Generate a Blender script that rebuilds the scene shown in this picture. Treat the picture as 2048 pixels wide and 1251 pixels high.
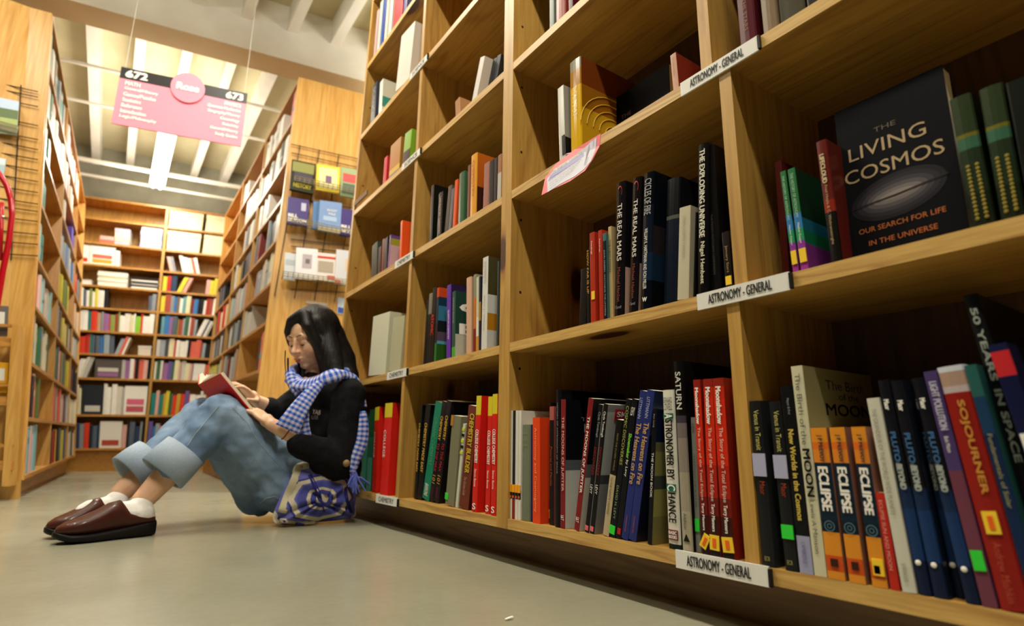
import bpy, bmesh, math, random
import numpy as np
from mathutils import Vector, Matrix
for o in list(bpy.data.objects): bpy.data.objects.remove(o, do_unlink=True)
SC = bpy.context.scene
COL = SC.collection
# ------------------------------------------------------------------ camera
W_, H_, F_ = 2048.0, 1251.0, 1131.0
CAMH = 0.26
def _rot(yaw, pitch, roll):
    cy, sy = math.cos(yaw), math.sin(yaw)
    f = Vector((sy*math.cos(pitch), cy*math.cos(pitch), math.sin(pitch)))
    r = Vector((cy, -sy, 0)); u = r.cross(f)
    return r*math.cos(roll)+u*math.sin(roll), u*math.cos(roll)-r*math.sin(roll), f
CR, CU, CF = _rot(*[math.radians(a) for a in (35.005, 13.18, 0.26)])
CC = Vector((0, 0, CAMH))
cam = bpy.data.cameras.new('camera'); camo = bpy.data.objects.new('camera', cam); COL.objects.link(camo)
m = Matrix.Identity(4)
for i in range(3):
    m[i][0], m[i][1], m[i][2], m[i][3] = CR[i], CU[i], -CF[i], CC[i]
camo.matrix_world = m
cam.sensor_width = 36; cam.lens = 36*F_/W_; cam.clip_start = 0.02; cam.clip_end = 60
cam.dof.use_dof = True; cam.dof.focus_distance = 1.15; cam.dof.aperture_fstop = 3.2
SC.camera = camo
def ray(px, py): return CF + CR*((px-1024)/F_) - CU*((py-625.5)/F_)
def onx(px, py, X): d = ray(px, py); return CC + d*(X/d.x)
def ony(px, py, Y): d = ray(px, py); return CC + d*(Y/d.y)
def onz(px, py, Z): d = ray(px, py); return CC + d*((Z-CAMH)/d.z)
def proj(p):
    d = Vector(p)-CC; k = d.dot(CF); return 1024+F_*d.dot(CR)/k, 625.5-F_*d.dot(CU)/k
# ------------------------------------------------------------------ view, world, lights
SC.view_settings.view_transform = 'Standard'; SC.view_settings.look = 'None'
SC.view_settings.gamma = 1.0; SC.view_settings.exposure = 0.08
SC.view_settings.use_curve_mapping = False
wd = bpy.data.worlds.new('world'); SC.world = wd; wd.use_nodes = True
wd.node_tree.nodes['Background'].inputs[0].default_value = (1.0, 0.92, 0.76, 1)
wd.node_tree.nodes['Background'].inputs[1].default_value = 0.006
def area(name, loc, sx, sy, power, col=(1, .93, .78), rot=(0, 0, 0)):
    l = bpy.data.lights.new(name, 'AREA'); l.shape = 'RECTANGLE'; l.size = sx; l.size_y = sy
    l.energy = power; l.color = col
    o = bpy.data.objects.new(name, l); o.location = loc; o.rotation_euler = rot; COL.objects.link(o); return o
LC = (1, .94, .80)
LIGHTS = [((0.03, 2.15, 2.97), 0.10, 1.3, 46), ((0.09, 4.4, 2.98), .12, .9, 8), ((0.085, 6.05, 2.86), 0.12, 1.2, 40), ((0.0, -0.1, 2.97), 0.08, 1.2, 72),
          ((1.95, 3.6, 2.95), 0.12, 2.4, 60), ((-1.2, 2.5, 2.95), 0.12, 1.6, 28), ((-1.9, 5.2, 2.95), .12, 1.6, 30), ((1.7, 2.2, 2.95), .12, 1.2, 45)]  # left-front lamp and the one behind the big case added to brighten end panels
for i, (l, sx, sy, p) in enumerate(LIGHTS):
    area('ceiling_and_fill_light', l, sx, sy, p, LC)
UPS = [((.07, 1.9, 2.78), .5, 1.8, 24), ((.09, 5.7, 2.72), .6, 2.0, 30), ((-1.3, 2.6, 2.75), .5, 1.8, 26), ((1.8, 2.8, 2.75), .5, 2.2, 30), ((1.9, 5.4, 2.75), .5, 2, 16), ((-1.8, 5.4, 2.75), .5, 2, 16)]
for l, sx, sy, p in UPS:
    area('added_upward_fill', l, sx, sy, p, LC, (math.pi, 0, 0))   # added fill lights that brighten the ceiling, standing in for upward tube light

# ------------------------------------------------------------------ helpers
def lin(c):
    if isinstance(c, str): c = tuple(int(c[i:i+2], 16) for i in (0, 2, 4))
    return tuple(((x/255)/12.92 if x/255 <= .04045 else ((x/255+.055)/1.055)**2.4) for x in c[:3])
MATS = {}
def mat(col, rough=.5, spec=.2, metal=0, emit=0, coat=0):
    key = (str(col), rough, spec, metal, emit, coat)
    if key in MATS: return MATS[key]
    m = bpy.data.materials.new('plain_'+(col if isinstance(col, str) else 'tone')); m.use_nodes = True
    nt = m.node_tree; b = nt.nodes['Principled BSDF']; c = lin(col)
    b.inputs['Roughness'].default_value = rough; b.inputs['Metallic'].default_value = metal
    b.inputs['Specular IOR Level'].default_value = spec; b.inputs['Coat Weight'].default_value = coat
    n = nt.nodes.new('ShaderNodeTexNoise'); n.inputs['Scale'].default_value = 60
    mx = nt.nodes.new('ShaderNodeMixRGB'); mx.blend_type = 'MIX'
    mx.inputs[1].default_value = (*[x*.90 for x in c], 1); mx.inputs[2].default_value = (*[min(1, x*1.08) for x in c], 1)
    nt.links.new(n.outputs['Fac'], mx.inputs[0]); nt.links.new(mx.outputs[0], b.inputs['Base Color'])
    if emit:
        b.inputs['Emission Color'].default_value = (*c, 1); b.inputs['Emission Strength'].default_value = emit
    MATS[key] = m; return m
def node_mat(name, build, rough=.5):
    m = bpy.data.materials.new(name); m.use_nodes = True; nt = m.node_tree; b = nt.nodes['Principled BSDF']
    b.inputs['Roughness'].default_value = rough
    tc = nt.nodes.new('ShaderNodeTexCoord'); mp = nt.nodes.new('ShaderNodeMapping'); nt.links.new(tc.outputs['Object'], mp.inputs[0])
    build(nt, b, tc, mp); return m
def ramp(nt, fac, stops):
    r = nt.nodes.new('ShaderNodeValToRGB'); e = r.color_ramp.elements
    while len(e) < len(stops): e.new(.5)
    for el, (p, c) in zip(e, stops): el.position = p; el.color = (*lin(c), 1) if not isinstance(c, tuple) or max(c) > 1 else (*c, 1)
    nt.links.new(fac, r.inputs[0]); return r
def wood(name, axis, light, dark, knots=True, rough=.45, fine=1.0):
    def b(nt, bs, tc, mp):
        s = [9*fine, 9*fine, 9*fine]; s[axis] = .55*fine; mp.inputs['Scale'].default_value = s
        n1 = nt.nodes.new('ShaderNodeTexNoise'); n1.inputs['Scale'].default_value = 1.0; n1.inputs['Detail'].default_value = 3; n1.inputs['Distortion'].default_value = .6
        nt.links.new(mp.outputs[0], n1.inputs[0])
        mu = nt.nodes.new('ShaderNodeMath'); mu.operation = 'MULTIPLY'; mu.inputs[1].default_value = 7; nt.links.new(n1.outputs['Fac'], mu.inputs[0])
        fr = nt.nodes.new('ShaderNodeMath'); fr.operation = 'PINGPONG'; fr.inputs[1].default_value = .5; nt.links.new(mu.outputs[0], fr.inputs[0])
        r = ramp(nt, fr.outputs[0], [(0.0, light), (.30, light), (.5, dark)])
        n2 = nt.nodes.new('ShaderNodeTexNoise'); n2.inputs['Scale'].default_value = 14; n2.inputs['Detail'].default_value = 4
        nt.links.new(mp.outputs[0], n2.inputs[0])
        mx = nt.nodes.new('ShaderNodeMixRGB'); mx.blend_type = 'MULTIPLY'; mx.inputs[0].default_value = .5
        r2 = ramp(nt, n2.outputs['Fac'], [(.35, (.62, .55, .45)), (.65, (1., 1., 1.))])
        nt.links.new(r.outputs[0], mx.inputs[1]); nt.links.new(r2.outputs[0], mx.inputs[2]); out = mx.outputs[0]
        if knots:
            mp2 = nt.nodes.new('ShaderNodeMapping'); s2 = [5.2, 5.2, 5.2]; s2[axis] = 2.2; mp2.inputs['Scale'].default_value = s2
            mp2.inputs['Location'].default_value = (.37, .61, .13)
            nt.links.new(tc.outputs['Object'], mp2.inputs[0])
            v = nt.nodes.new('ShaderNodeTexVoronoi'); v.inputs['Scale'].default_value = 1.0; nt.links.new(mp2.outputs[0], v.inputs[0])
            r3 = ramp(nt, v.outputs['Distance'], [(.0, (.10, .04, .02)), (.10, (.14, .06, .03)), (.135, (.75, .6, .45)), (.21, (1., 1., 1.))])
            m3 = nt.nodes.new('ShaderNodeMixRGB'); m3.blend_type = 'MULTIPLY'; m3.inputs[0].default_value = 1
            nt.links.new(out, m3.inputs[1]); nt.links.new(r3.outputs[0], m3.inputs[2]); out = m3.outputs[0]
        nt.links.new(out, bs.inputs['Base Color'])
    return node_mat(name, b, rough)
PINE_Y = wood('pine_along_y', 1, 'b88c40', 'a27636'); PINE_Z = wood('pine_along_z', 2, 'c09446', 'ae823c')
PINE_EDGE = wood('pine_shelf_edge', 1, 'd0a85e', 'b48646', False, fine=1.8)
OAK_Z = wood('orange_plywood_z', 2, 'd2a257', 'c89344', False, rough=.35, fine=.7)
OAK_Y = wood('orange_plywood_y', 1, 'c38c42', 'b07834', False, rough=.4); OAK_X = wood('orange_plywood_x', 0, 'c38c42', 'b07834', False, rough=.4)
PAGES = mat('dcd3ba', .8, .2)

def mesh_obj(name, verts, faces, mats, parent=None, midx=None, smooth=False, uv=None):
    """verts in world space; parent is an object whose matrix is given by its loc/rot"""
    me = bpy.data.meshes.new(name)
    vs = [Vector(v) for v in verts]
    if parent is not None:
        inv = WM(parent).inverted(); vs = [inv @ v for v in vs]
    me.from_pydata([tuple(v) for v in vs], [], [tuple(f) for f in faces])
    for mm in (mats if isinstance(mats, (list, tuple)) else [mats]): me.materials.append(mm)
    if midx: me.polygons.foreach_set('material_index', midx)
    if smooth: me.polygons.foreach_set('use_smooth', [True]*len(me.polygons))
    if uv:
        ul = me.uv_layers.new(name='uv')
        for p in me.polygons:
            for li in p.loop_indices: ul.data[li].uv = uv[me.loops[li].vertex_index]
    me.update()
    o = bpy.data.objects.new(name, me); COL.objects.link(o)
    if parent is not None: o.parent = parent
    return o
def WM(o):
    m = o.matrix_basis.copy(); p = o.parent
    while p is not None: m = p.matrix_basis @ m; p = p.parent
    return m
def empty(name, loc, rot=(0, 0, 0), **kw):
    o = bpy.data.objects.new(name, None); o.location = loc; o.rotation_euler = rot; o.empty_display_size = .05
    COL.objects.link(o); tag(o, **kw); return o
def tag(o, label=None, cat=None, group=None, kind=None):
    if label: o['label'] = label
    if cat: o['category'] = cat
    if group: o['group'] = group
    if kind: o['kind'] = kind
    return o
class MB:
    """collects shapes in world space"""
    def __init__(s): s.v = []; s.f = []; s.m = []
    def add(s, vs, fs, mi=0):
        k = len(s.v); s.v += [Vector(v) for v in vs]; s.f += [tuple(i+k for i in f) for f in fs]; s.m += [mi]*len(fs)
    def hexa(s, c, mi=0):   # c: 8 corners, bottom 4 ccw then top 4
        s.add(c, [(0, 3, 2, 1), (4, 5, 6, 7), (0, 1, 5, 4), (1, 2, 6, 5), (2, 3, 7, 6), (3, 0, 4, 7)], mi)
    def box(s, a, b, mi=0):
        x0, y0, z0 = [min(p, q) for p, q in zip(a, b)]; x1, y1, z1 = [max(p, q) for p, q in zip(a, b)]
        s.hexa([(x0, y0, z0), (x1, y0, z0), (x1, y1, z0), (x0, y1, z0), (x0, y0, z1), (x1, y0, z1), (x1, y1, z1), (x0, y1, z1)], mi)
    def tube(s, pts, r, n=8, mi=0, cap=True):
        pts = [Vector(p) for p in pts]; rs = r if isinstance(r, (list, tuple)) else [r]*len(pts)
        rings = []
        t0 = (pts[1]-pts[0]).normalized(); a = t0.orthogonal().normalized()
        for i, p in enumerate(pts):
            t = (pts[min(i+1, len(pts)-1)]-pts[max(i-1, 0)]).normalized()
            a = (a - t*a.dot(t)); a = a.normalized() if a.length > 1e-6 else t.orthogonal().normalized()
            b = t.cross(a); rings.append([p+(a*math.cos(2*math.pi*k/n)+b*math.sin(2*math.pi*k/n))*rs[i] for k in range(n)])
        vs = [v for R in rings for v in R]; fs = []
        for i in range(len(rings)-1):
            for k in range(n): fs.append((i*n+k, i*n+(k+1) % n, (i+1)*n+(k+1) % n, (i+1)*n+k))
        if cap: fs += [tuple(range(n-1, -1, -1)), tuple(range((len(rings)-1)*n, len(rings)*n))]
        s.add(vs, fs, mi)
    def ball(s, c, rad, M=None, n=12, mi=0):
        c = Vector(c); rad = Vector(rad if isinstance(rad, (tuple, list, Vector)) else (rad,)*3); vs = []; fs = []
        M = M or Matrix.Identity(3)
        for i in range(n+1):
            t = math.pi*i/n
            for k in range(2*n):
                p = 2*math.pi*k/(2*n); vs.append(c+M @ Vector((rad.x*math.sin(t)*math.cos(p), rad.y*math.sin(t)*math.sin(p), rad.z*math.cos(t))))
        for i in range(n):
            for k in range(2*n):
                a, b, c2, d = i*2*n+k, (i+1)*2*n+k, (i+1)*2*n+(k+1) % (2*n), i*2*n+(k+1) % (2*n)
                fs.append((a, b, c2, d))
        s.add(vs, fs, mi)
    def build(s, name, mats, parent=None, smooth=False):
        return mesh_obj(name, s.v, s.f, mats, parent, s.m, smooth)
_txt = {}
def text_geo(t):
    if t in _txt: return _txt[t]
    cu = bpy.data.curves.new('t', 'FONT'); cu.body = t; cu.align_x = 'CENTER' if '\n' in t else 'LEFT'; cu.resolution_u = 3
    o = bpy.data.objects.new('t', cu); COL.objects.link(o); bpy.context.view_layer.update()
    me = bpy.data.meshes.new_from_object(o.evaluated_get(bpy.context.evaluated_depsgraph_get()))
    vs = [(v.co.x, v.co.y) for v in me.vertices]; fs = [tuple(p.vertices) for p in me.polygons]
    bpy.data.objects.remove(o); bpy.data.curves.remove(cu); bpy.data.meshes.remove(me)
    x0 = min(v[0] for v in vs); x1 = max(v[0] for v in vs); y0 = min(v[1] for v in vs); y1 = max(v[1] for v in vs)
    g = ([((x-x0)/(x1-x0), (y-y0)/(y1-y0)) for x, y in vs], fs, (x1-x0)/(y1-y0)); _txt[t] = g; return g
def text(name, t, m, parent, org, ex, ey, bold=0):
    vs, fs, _ = text_geo(t); org = Vector(org); ex = Vector(ex); ey = Vector(ey); b = MB()
    b.add([org+ex*x+ey*y for x, y in vs], fs)
    if bold:
        n = ex.cross(ey).normalized()*2e-5
        bold = min(bold, .12*min(ex.length/max(len(t), 1), ey.length))
        for kk, (dx, dy) in enumerate(((bold, 0), (0, bold), (bold, bold), (-bold, 0))):
            b.add([org+n*(kk+1)*2.0+ex.normalized()*dx+ey.normalized()*dy+ex*x+ey*y for x, y in vs], fs)
    return b.build(name, m, parent)
ORD = ['', 'first', 'second', 'third', 'fourth', 'fifth', 'sixth', 'seventh', 'eighth', 'ninth', 'tenth', 'eleventh', 'twelfth', 'thirteenth', 'fourteenth', 'fifteenth', 'sixteenth', 'seventeenth', 'eighteenth', 'nineteenth', 'twentieth', 'twenty-first', 'twenty-second', 'twenty-third', 'twenty-fourth', 'twenty-fifth', 'twenty-sixth', 'twenty-seventh', 'twenty-eighth', 'twenty-ninth', 'thirtieth', 'thirty-first', 'thirty-second', 'thirty-third', 'thirty-fourth', 'thirty-fifth', 'thirty-sixth', 'thirty-seventh', 'thirty-eighth', 'thirty-ninth', 'fortieth']
# ------------------------------------------------------------------ the room
def floor_mat(nt, b, tc, mp):
    n = nt.nodes.new('ShaderNodeTexNoise'); n.inputs['Scale'].default_value = 1.6; n.inputs['Detail'].default_value = 7; n.inputs['Roughness'].default_value = .6
    nt.links.new(mp.outputs[0], n.inputs[0])
    r = ramp(nt, n.outputs['Fac'], [(.25, '8a8772'), (.5, '92907b'), (.8, '9b9884')]); 
    n2 = nt.nodes.new('ShaderNodeTexNoise'); n2.inputs['Scale'].default_value = 45; n2.inputs['Detail'].default_value = 5; nt.links.new(mp.outputs[0], n2.inputs[0])
    mx = nt.nodes.new('ShaderNodeMixRGB'); mx.blend_type = 'MULTIPLY'; mx.inputs[0].default_value = .16
    r2 = ramp(nt, n2.outputs['Fac'], [(.3, (.72, .72, .70)), (.6, (1., 1., 1.))]); nt.links.new(r.outputs[0], mx.inputs[1]); nt.links.new(r2.outputs[0], mx.inputs[2])
    nt.links.new(mx.outputs[0], b.inputs['Base Color'])
    r3 = ramp(nt, n.outputs['Fac'], [(.3, (.20, .20, .20)), (.7, (.28, .28, .28))]); nt.links.new(r3.outputs[0], b.inputs['Roughness'])
    bp = nt.nodes.new('ShaderNodeBump'); bp.inputs['Strength'].default_value = .05; bp.inputs['Distance'].default_value = .01
    nt.links.new(n2.outputs['Fac'], bp.inputs['Height']); nt.links.new(bp.outputs[0], b.inputs['Normal'])
FLOOR = node_mat('polished_concrete', floor_mat, .3)
def plaster(name, c1, c2, sc=3):
    def f(nt, b, tc, mp):
        n = nt.nodes.new('ShaderNodeTexNoise'); n.inputs['Scale'].default_value = sc; n.inputs['Detail'].default_value = 6; nt.links.new(mp.outputs[0], n.inputs[0])
        r = ramp(nt, n.outputs['Fac'], [(.3, c1), (.7, c2)]); nt.links.new(r.outputs[0], b.inputs['Base Color'])
    return node_mat(name, f, .8)
WHITE = plaster('white_painted_concrete', 'ded9cc', 'f0ece2'); SLAB = plaster('cream_slab', 'bdb38f', 'cfc6a4'); CONC = plaster('grey_concrete', '8f8f80', 'a8a796', 5)
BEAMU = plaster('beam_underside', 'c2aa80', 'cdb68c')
def struct(name, a, b, m):
    q = MB(); q.box(a, b); return tag(q.build(name, m), kind='structure')
struct('floor', (-4, -1.5, -.05), (5, 9, 0), FLOOR)
struct('ceiling', (-4, -1.5, 3.45), (5, 9, 3.5), SLAB)
B2 = Vector((math.cos(math.radians(-9)), math.sin(math.radians(-9)), 0)); A2 = Vector((-B2.y, B2.x, 0))
def slab_on(name, P, L0, L1, d0, d1, z0, z1, ms, parent=None, mi=None):
    P = Vector(P); q = MB(); f = lambda l, d, z: P+B2*l+A2*d+Vector((0, 0, z))
    q.hexa([f(L0, d0, z0), f(L1, d0, z0), f(L1, d1, z0), f(L0, d1, z0), f(L0, d0, z1), f(L1, d0, z1), f(L1, d1, z1), f(L0, d1, z1)])
    if mi: q.m = mi
    return q.build(name, ms, parent)
tag(slab_on('wall_back', (0, 7.2, 0), -5, 6, 0, .2, 0, 3.5, CONC), kind='structure')
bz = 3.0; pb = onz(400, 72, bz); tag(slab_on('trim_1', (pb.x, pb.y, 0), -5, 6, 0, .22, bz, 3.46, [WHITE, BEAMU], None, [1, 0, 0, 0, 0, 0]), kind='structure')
for i in range(17):   # ribs under the slab, one object per rib
    x = -2.32+i*.305
    q = MB(); q.box((x-.035, -1.4, 3.24), (x+.035, 7.25-.158*x if x < 9 else 7, 3.45)); tag(q.build('trim_%d' % (i+2), WHITE), kind='structure')
# ceiling fixtures
def fixture(loc, ln, label):
    t = empty('fluorescent_light', (loc[0], loc[1], loc[2]), label=label, cat='ceiling light', group='fluorescent strip lights over the aisles')
    x, y, z = loc; q = MB(); q.box((x-.07, y-ln/2, z+.035), (x+.07, y+ln/2, z+.075)); q.build('housing', mat('e8e6dc', .4), t)
    for sx in (-.032, .032):
        q = MB(); q.tube([(x+sx, y-ln/2+.02, z+.012), (x+sx, y+ln/2-.02, z+.012)], .016, 10); q.build('tube', mat('fff6e6', .4, emit=9), t, True)
    for sy in (-1, 1):
        q = MB(); q.tube([(x, y+sy*ln*.4, z+.07), (x, y+sy*ln*.4, 3.46)], .004, 6); q.build('hanger_rod', mat('c8c4b8', .4), t)
fixture((.085, 6.05, 2.875), 1.25, 'bright twin tube fluorescent light hanging below the pink sign')
fixture((1.95, 3.6, 2.965), 2.4, 'fluorescent strip light beyond the middle bookcase end')
# pipes: each its own object
def pipe(p, q_, r, label, m=WHITE, bend=0):
    q = MB(); n = 14; a = Vector(p); b = Vector(q_)
    q.tube([a.lerp(b, i/n)+Vector((0, 0, -bend*(max(0, i/n-.62)**2))) for i in range(n+1)], r, 10); o = q.build('ceiling_pipe', m, None, True)
    tag(o, label, 'pipe', 'white pipes crossing under the ceiling')
a = onz(155, 316, 2.95); pipe(a-B2*2.5, a+B2*4, .022, 'white pipe crossing the aisle just past the hanging light')
a = ony(160, 347, 6.9); pipe(a-B2*2.5, a+B2*4, .017, 'white pipe closest to the grey back wall')
a = onz(125, 118, 3.1); pipe(a-B2*2.5, a+B2*4, .014, 'thin white pipe running behind the top of the pink sign')
a = onz(130, 195, 3.1); pipe(a-B2*2.5, a+B2*4, .013, 'thin white pipe running behind the lower edge of the pink sign')
# hanging sign
PINK = mat('f78ea2', .45); BLK = mat('2c2a2c', .4); WT = mat('f4eee6', .5)
zs = 2.28
s0 = onz(243, 133, zs); s1 = onz(495, 187, zs); ex = (s1-s0); L = ex.length; exn = ex.normalized()
bl = onz(243, 133, zs); q0 = ony(227, 247, s0.y); hgt = zs-q0.z
up = Vector((0, 0, 1)); nrm = exn.cross(up).normalized()
if nrm.y > 0: nrm = -nrm
org = s0-up*hgt
t = empty('hanging_sign', s0.lerp(s1, .5)-up*hgt, label='pink aisle sign with a black band hanging on two wires', cat='sign')
def sg(name, l0, l1, h0, h1, d0, d1, m):
    q = MB(); f = lambda l, d, h: org+exn*l*L+nrm*d+up*h*hgt
    q.hexa([f(l0, d0, h0), f(l1, d0, h0), f(l1, d1, h0), f(l0, d1, h0), f(l0, d0, h1), f(l1, d0, h1), f(l1, d1, h1), f(l0, d1, h1)]); return q.build(name, m, t)
sg('board', 0, 1, 0, .80, -.008, 0, PINK); sg('header_band', 0, 1, .80, 1, -.008, .0005, BLK)
q = MB(); n = 28; c = org+exn*L*.52+up*hgt*.86
fr = [c+nrm*.010+exn*L*.135*math.cos(2*math.pi*i/n)+up*hgt*.27*math.sin(2*math.pi*i/n) for i in range(n)]; bk = [p-nrm*.016 for p in fr]
q.add(fr+bk, [tuple(range(n)), tuple(range(2*n-1, n-1, -1))]+[(i, (i+1) % n, n+(i+1) % n, n+i) for i in range(n)]); q.build('oval_badge', PINK, t)
def st(s, l0, l1, h0, h1, bold=.0012, lift=.002): text('lettering', s, WT, t, org+exn*l0*L+nrm*lift+up*h0*hgt, exn*(l1-l0)*L, up*(h1-h0)*hgt, bold)
st('672', .045, .20, .835, .955, .004); st('673', .83, .965, .835, .955, .004); st('Rose', .435, .605, .80, .92, .004, .0125)
for i, (s, w) in enumerate((('MATH', .11), ('General/History', .25), ('Games/Puzzles', .24), ('Statistics', .135), ('Reference', .15), ('Introduction', .185), ('Logic/Philosophy', .27))):
    st(s, .05, .05+w, .70-i*.098, .765-i*.098)
for i, (s, w) in enumerate((('PHYSICS', .135), ('Quantum Mechanics', .27), ('Biography/Theory', .26), ('Cosmology', .155), ('Relativity', .13), ('General/History', .225), ('Study Guides', .18))):
    st(s, .96-w, .96, .70-i*.098, .765-i*.098)
for l in (.03, .975):
    q = MB(); p = org+exn*l*L+up*hgt; q.tube([p, (p.x, p.y, 3.45)], .0011, 6); q.build('wire', mat('d8d6cc', .5), t)
# scrap of paper on the floor
p = onz(1018, 1236, .002); q = MB()
q.add([p+Vector(v) for v in ((-.008, -.002, 0), (.0, -.003, .001), (.009, .0, 0), (.008, .002, .0015), (0, .002, .001), (-.007, .001, 0))]+[p+Vector(v)+Vector((0, 0, .0007)) for v in ((-.008, -.002, 0), (.0, -.003, .001), (.009, .0, 0), (.008, .002, .0015), (0, .002, .001), (-.007, .001, 0))],
      [(5, 4, 3, 2, 1, 0), (6, 7, 8, 9, 10, 11)]+[(i, (i+1) % 6, 6+(i+1) % 6, 6+i) for i in range(6)])
tag(q.build('paper_scrap', mat('f2efe6', .8)), 'tiny white paper scrap lying on the concrete floor', 'litter')

# ------------------------------------------------------------------ big bookcases
X0 = .763; TH = .022; DEP = .293
ROWZ = [.100, .500, .893, 1.265, 1.626, 1.979, 2.335]     # top face of each shelf
TOPZ = 2.70
def lean(s): return -.012-.046*max(0, (s-1.13)/1.27)**2
def bp(s, z, w=0): return Vector((X0+w, s+lean(s)*z, z))
def bhex(q, s0, s1, z0, z1, w0, w1, mi=0, edge=None):
    c = [bp(s0, z0, w0), bp(s0, z0, w1), bp(s1, z0, w1), bp(s1, z0, w0), bp(s0, z1, w0), bp(s0, z1, w1), bp(s1, z1, w1), bp(s1, z1, w0)]
    q.hexa(c, mi)
    if edge is not None: q.m[-1] = edge     # face (3,0,4,7) is the front
BACKW = wood('shade_darkened_board', 2, '553618', '48300f', False, rough=.7)  # board colour darkened to stand in for the shade deep in the cells
def big_case(name, label, sR, sL, div):
    t = empty(name, (X0+.12, (sR+sL)/2, 0), label=label, cat='bookcase', group='tall pine bookcases along the right of the aisle')
    for a in (sR, sL-TH):
        q = MB(); bhex(q, a, a+TH, 0 if False else .078-.0, TOPZ, 0, DEP); q.build('side_panel', PINE_Z, t)
    for k, z in enumerate(ROWZ+[TOPZ]):
        q = MB(); bhex(q, sR+TH, sL-TH, z-TH, z, .0005, DEP-.012, 0, 1); q.build('shelf', [PINE_Y, PINE_EDGE], t)
        if z < TOPZ:
            z1 = (ROWZ+[TOPZ])[k+1]-TH; dd = div[k] if isinstance(div, (list, tuple)) else div
            q = MB(); bhex(q, dd-TH/2, dd+TH/2, z, z1, .001, DEP-.012); q.build('divider', PINE_Z, t)
            # shelf pin holes
    q = MB()
    for a in (sL-TH-.0006,):
        for z in np.arange(.25, 2.6, .19):
            for w in (.03,):
                c = bp(a, z, w); n = 8
                q.add([c+Vector((.0035*math.cos(2*math.pi*i/n), 0, .0035*math.sin(2*math.pi*i/n))) for i in range(n)], [tuple(range(n))])
    q.build('pin_holes', mat('1c120a', .9), t)
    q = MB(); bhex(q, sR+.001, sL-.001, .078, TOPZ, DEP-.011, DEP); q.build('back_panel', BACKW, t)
    q = MB(); bhex(q, sR, sL, 0, .078, .082, .10); bhex(q, sR, sL, 0, .078, DEP-.02, DEP); q.build('kick_board', wood('kick_wood', 1, '8a6a40', '76552e', False) if 'kick_wood' not in bpy.data.materials else bpy.data.materials['kick_wood'], t)
    return t
CR_ = big_case('bookcase', 'tall pine bookcase at right with astronomy books and white shelf labels', -.12, 1.127, [.503, .486, .519, .50, .50, .50, .50])
CL_ = big_case('bookcase', 'tall pine bookcase behind the seated reader, holding chemistry books', 1.1275, 2.402, [1.712, 1.708, 1.71, 1.71, 1.71, 1.71, 1.71])
# shelf labels
LBL = mat('e2e0d8', .35); INK = mat('262422', .5); GRYINK = mat('77746c', .6)
def shelf_label(par, pxl, pxr, row, txt, small=False):
    z = ROWZ[row]
    def s_at(px):
        lo, hi = -.3, 2.6
        for _ in range(50):
            mid = (lo+hi)/2
            if proj(bp(mid, z, -.004))[0] > px: lo = mid
            else: hi = mid
        return lo
    a, b = s_at(pxl), s_at(pxr)
    q = MB(); bhex(q, b, a, z-TH-.003, z+.0015, -.0035, -.0002); o = q.build('shelf_label', LBL, par)
    q = MB(); bhex(q, b-.004, b-.0002, z-TH-.002, z-.001, -.006, -.0002); q.build('end_clip', mat('1a1a1a', .4), o)
    m_ = (a-b)
    org = bp(a-m_*.14, z-TH+.003, -.0042); ex = bp(b+m_*.17, z-TH+.003, -.0042)-org; text('lettering', txt, INK if not small else GRYINK, o, org, ex, Vector((0, 0, TH-.007)), .0003)
shelf_label(CR_, 1350, 1536, 0, 'ASTRONOMY - GENERAL'); shelf_label(CR_, 1393, 1577, 1, 'ASTRONOMY - GENERAL'); shelf_label(CR_, 1360, 1514, 2, 'ASTRONOMY - GENERAL')
shelf_label(CL_, 752, 795, 0, 'CHEMISTRY', True); shelf_label(CL_, 774, 814, 1, 'CHEMISTRY', True); shelf_label(CL_, 790, 827, 2, 'CHEMISTRY', True)
shelf_label(CL_, 804, 841, 3, 'SCIENCE', True); shelf_label(CL_, 820, 855, 4, 'SCIENCE', True)
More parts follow.
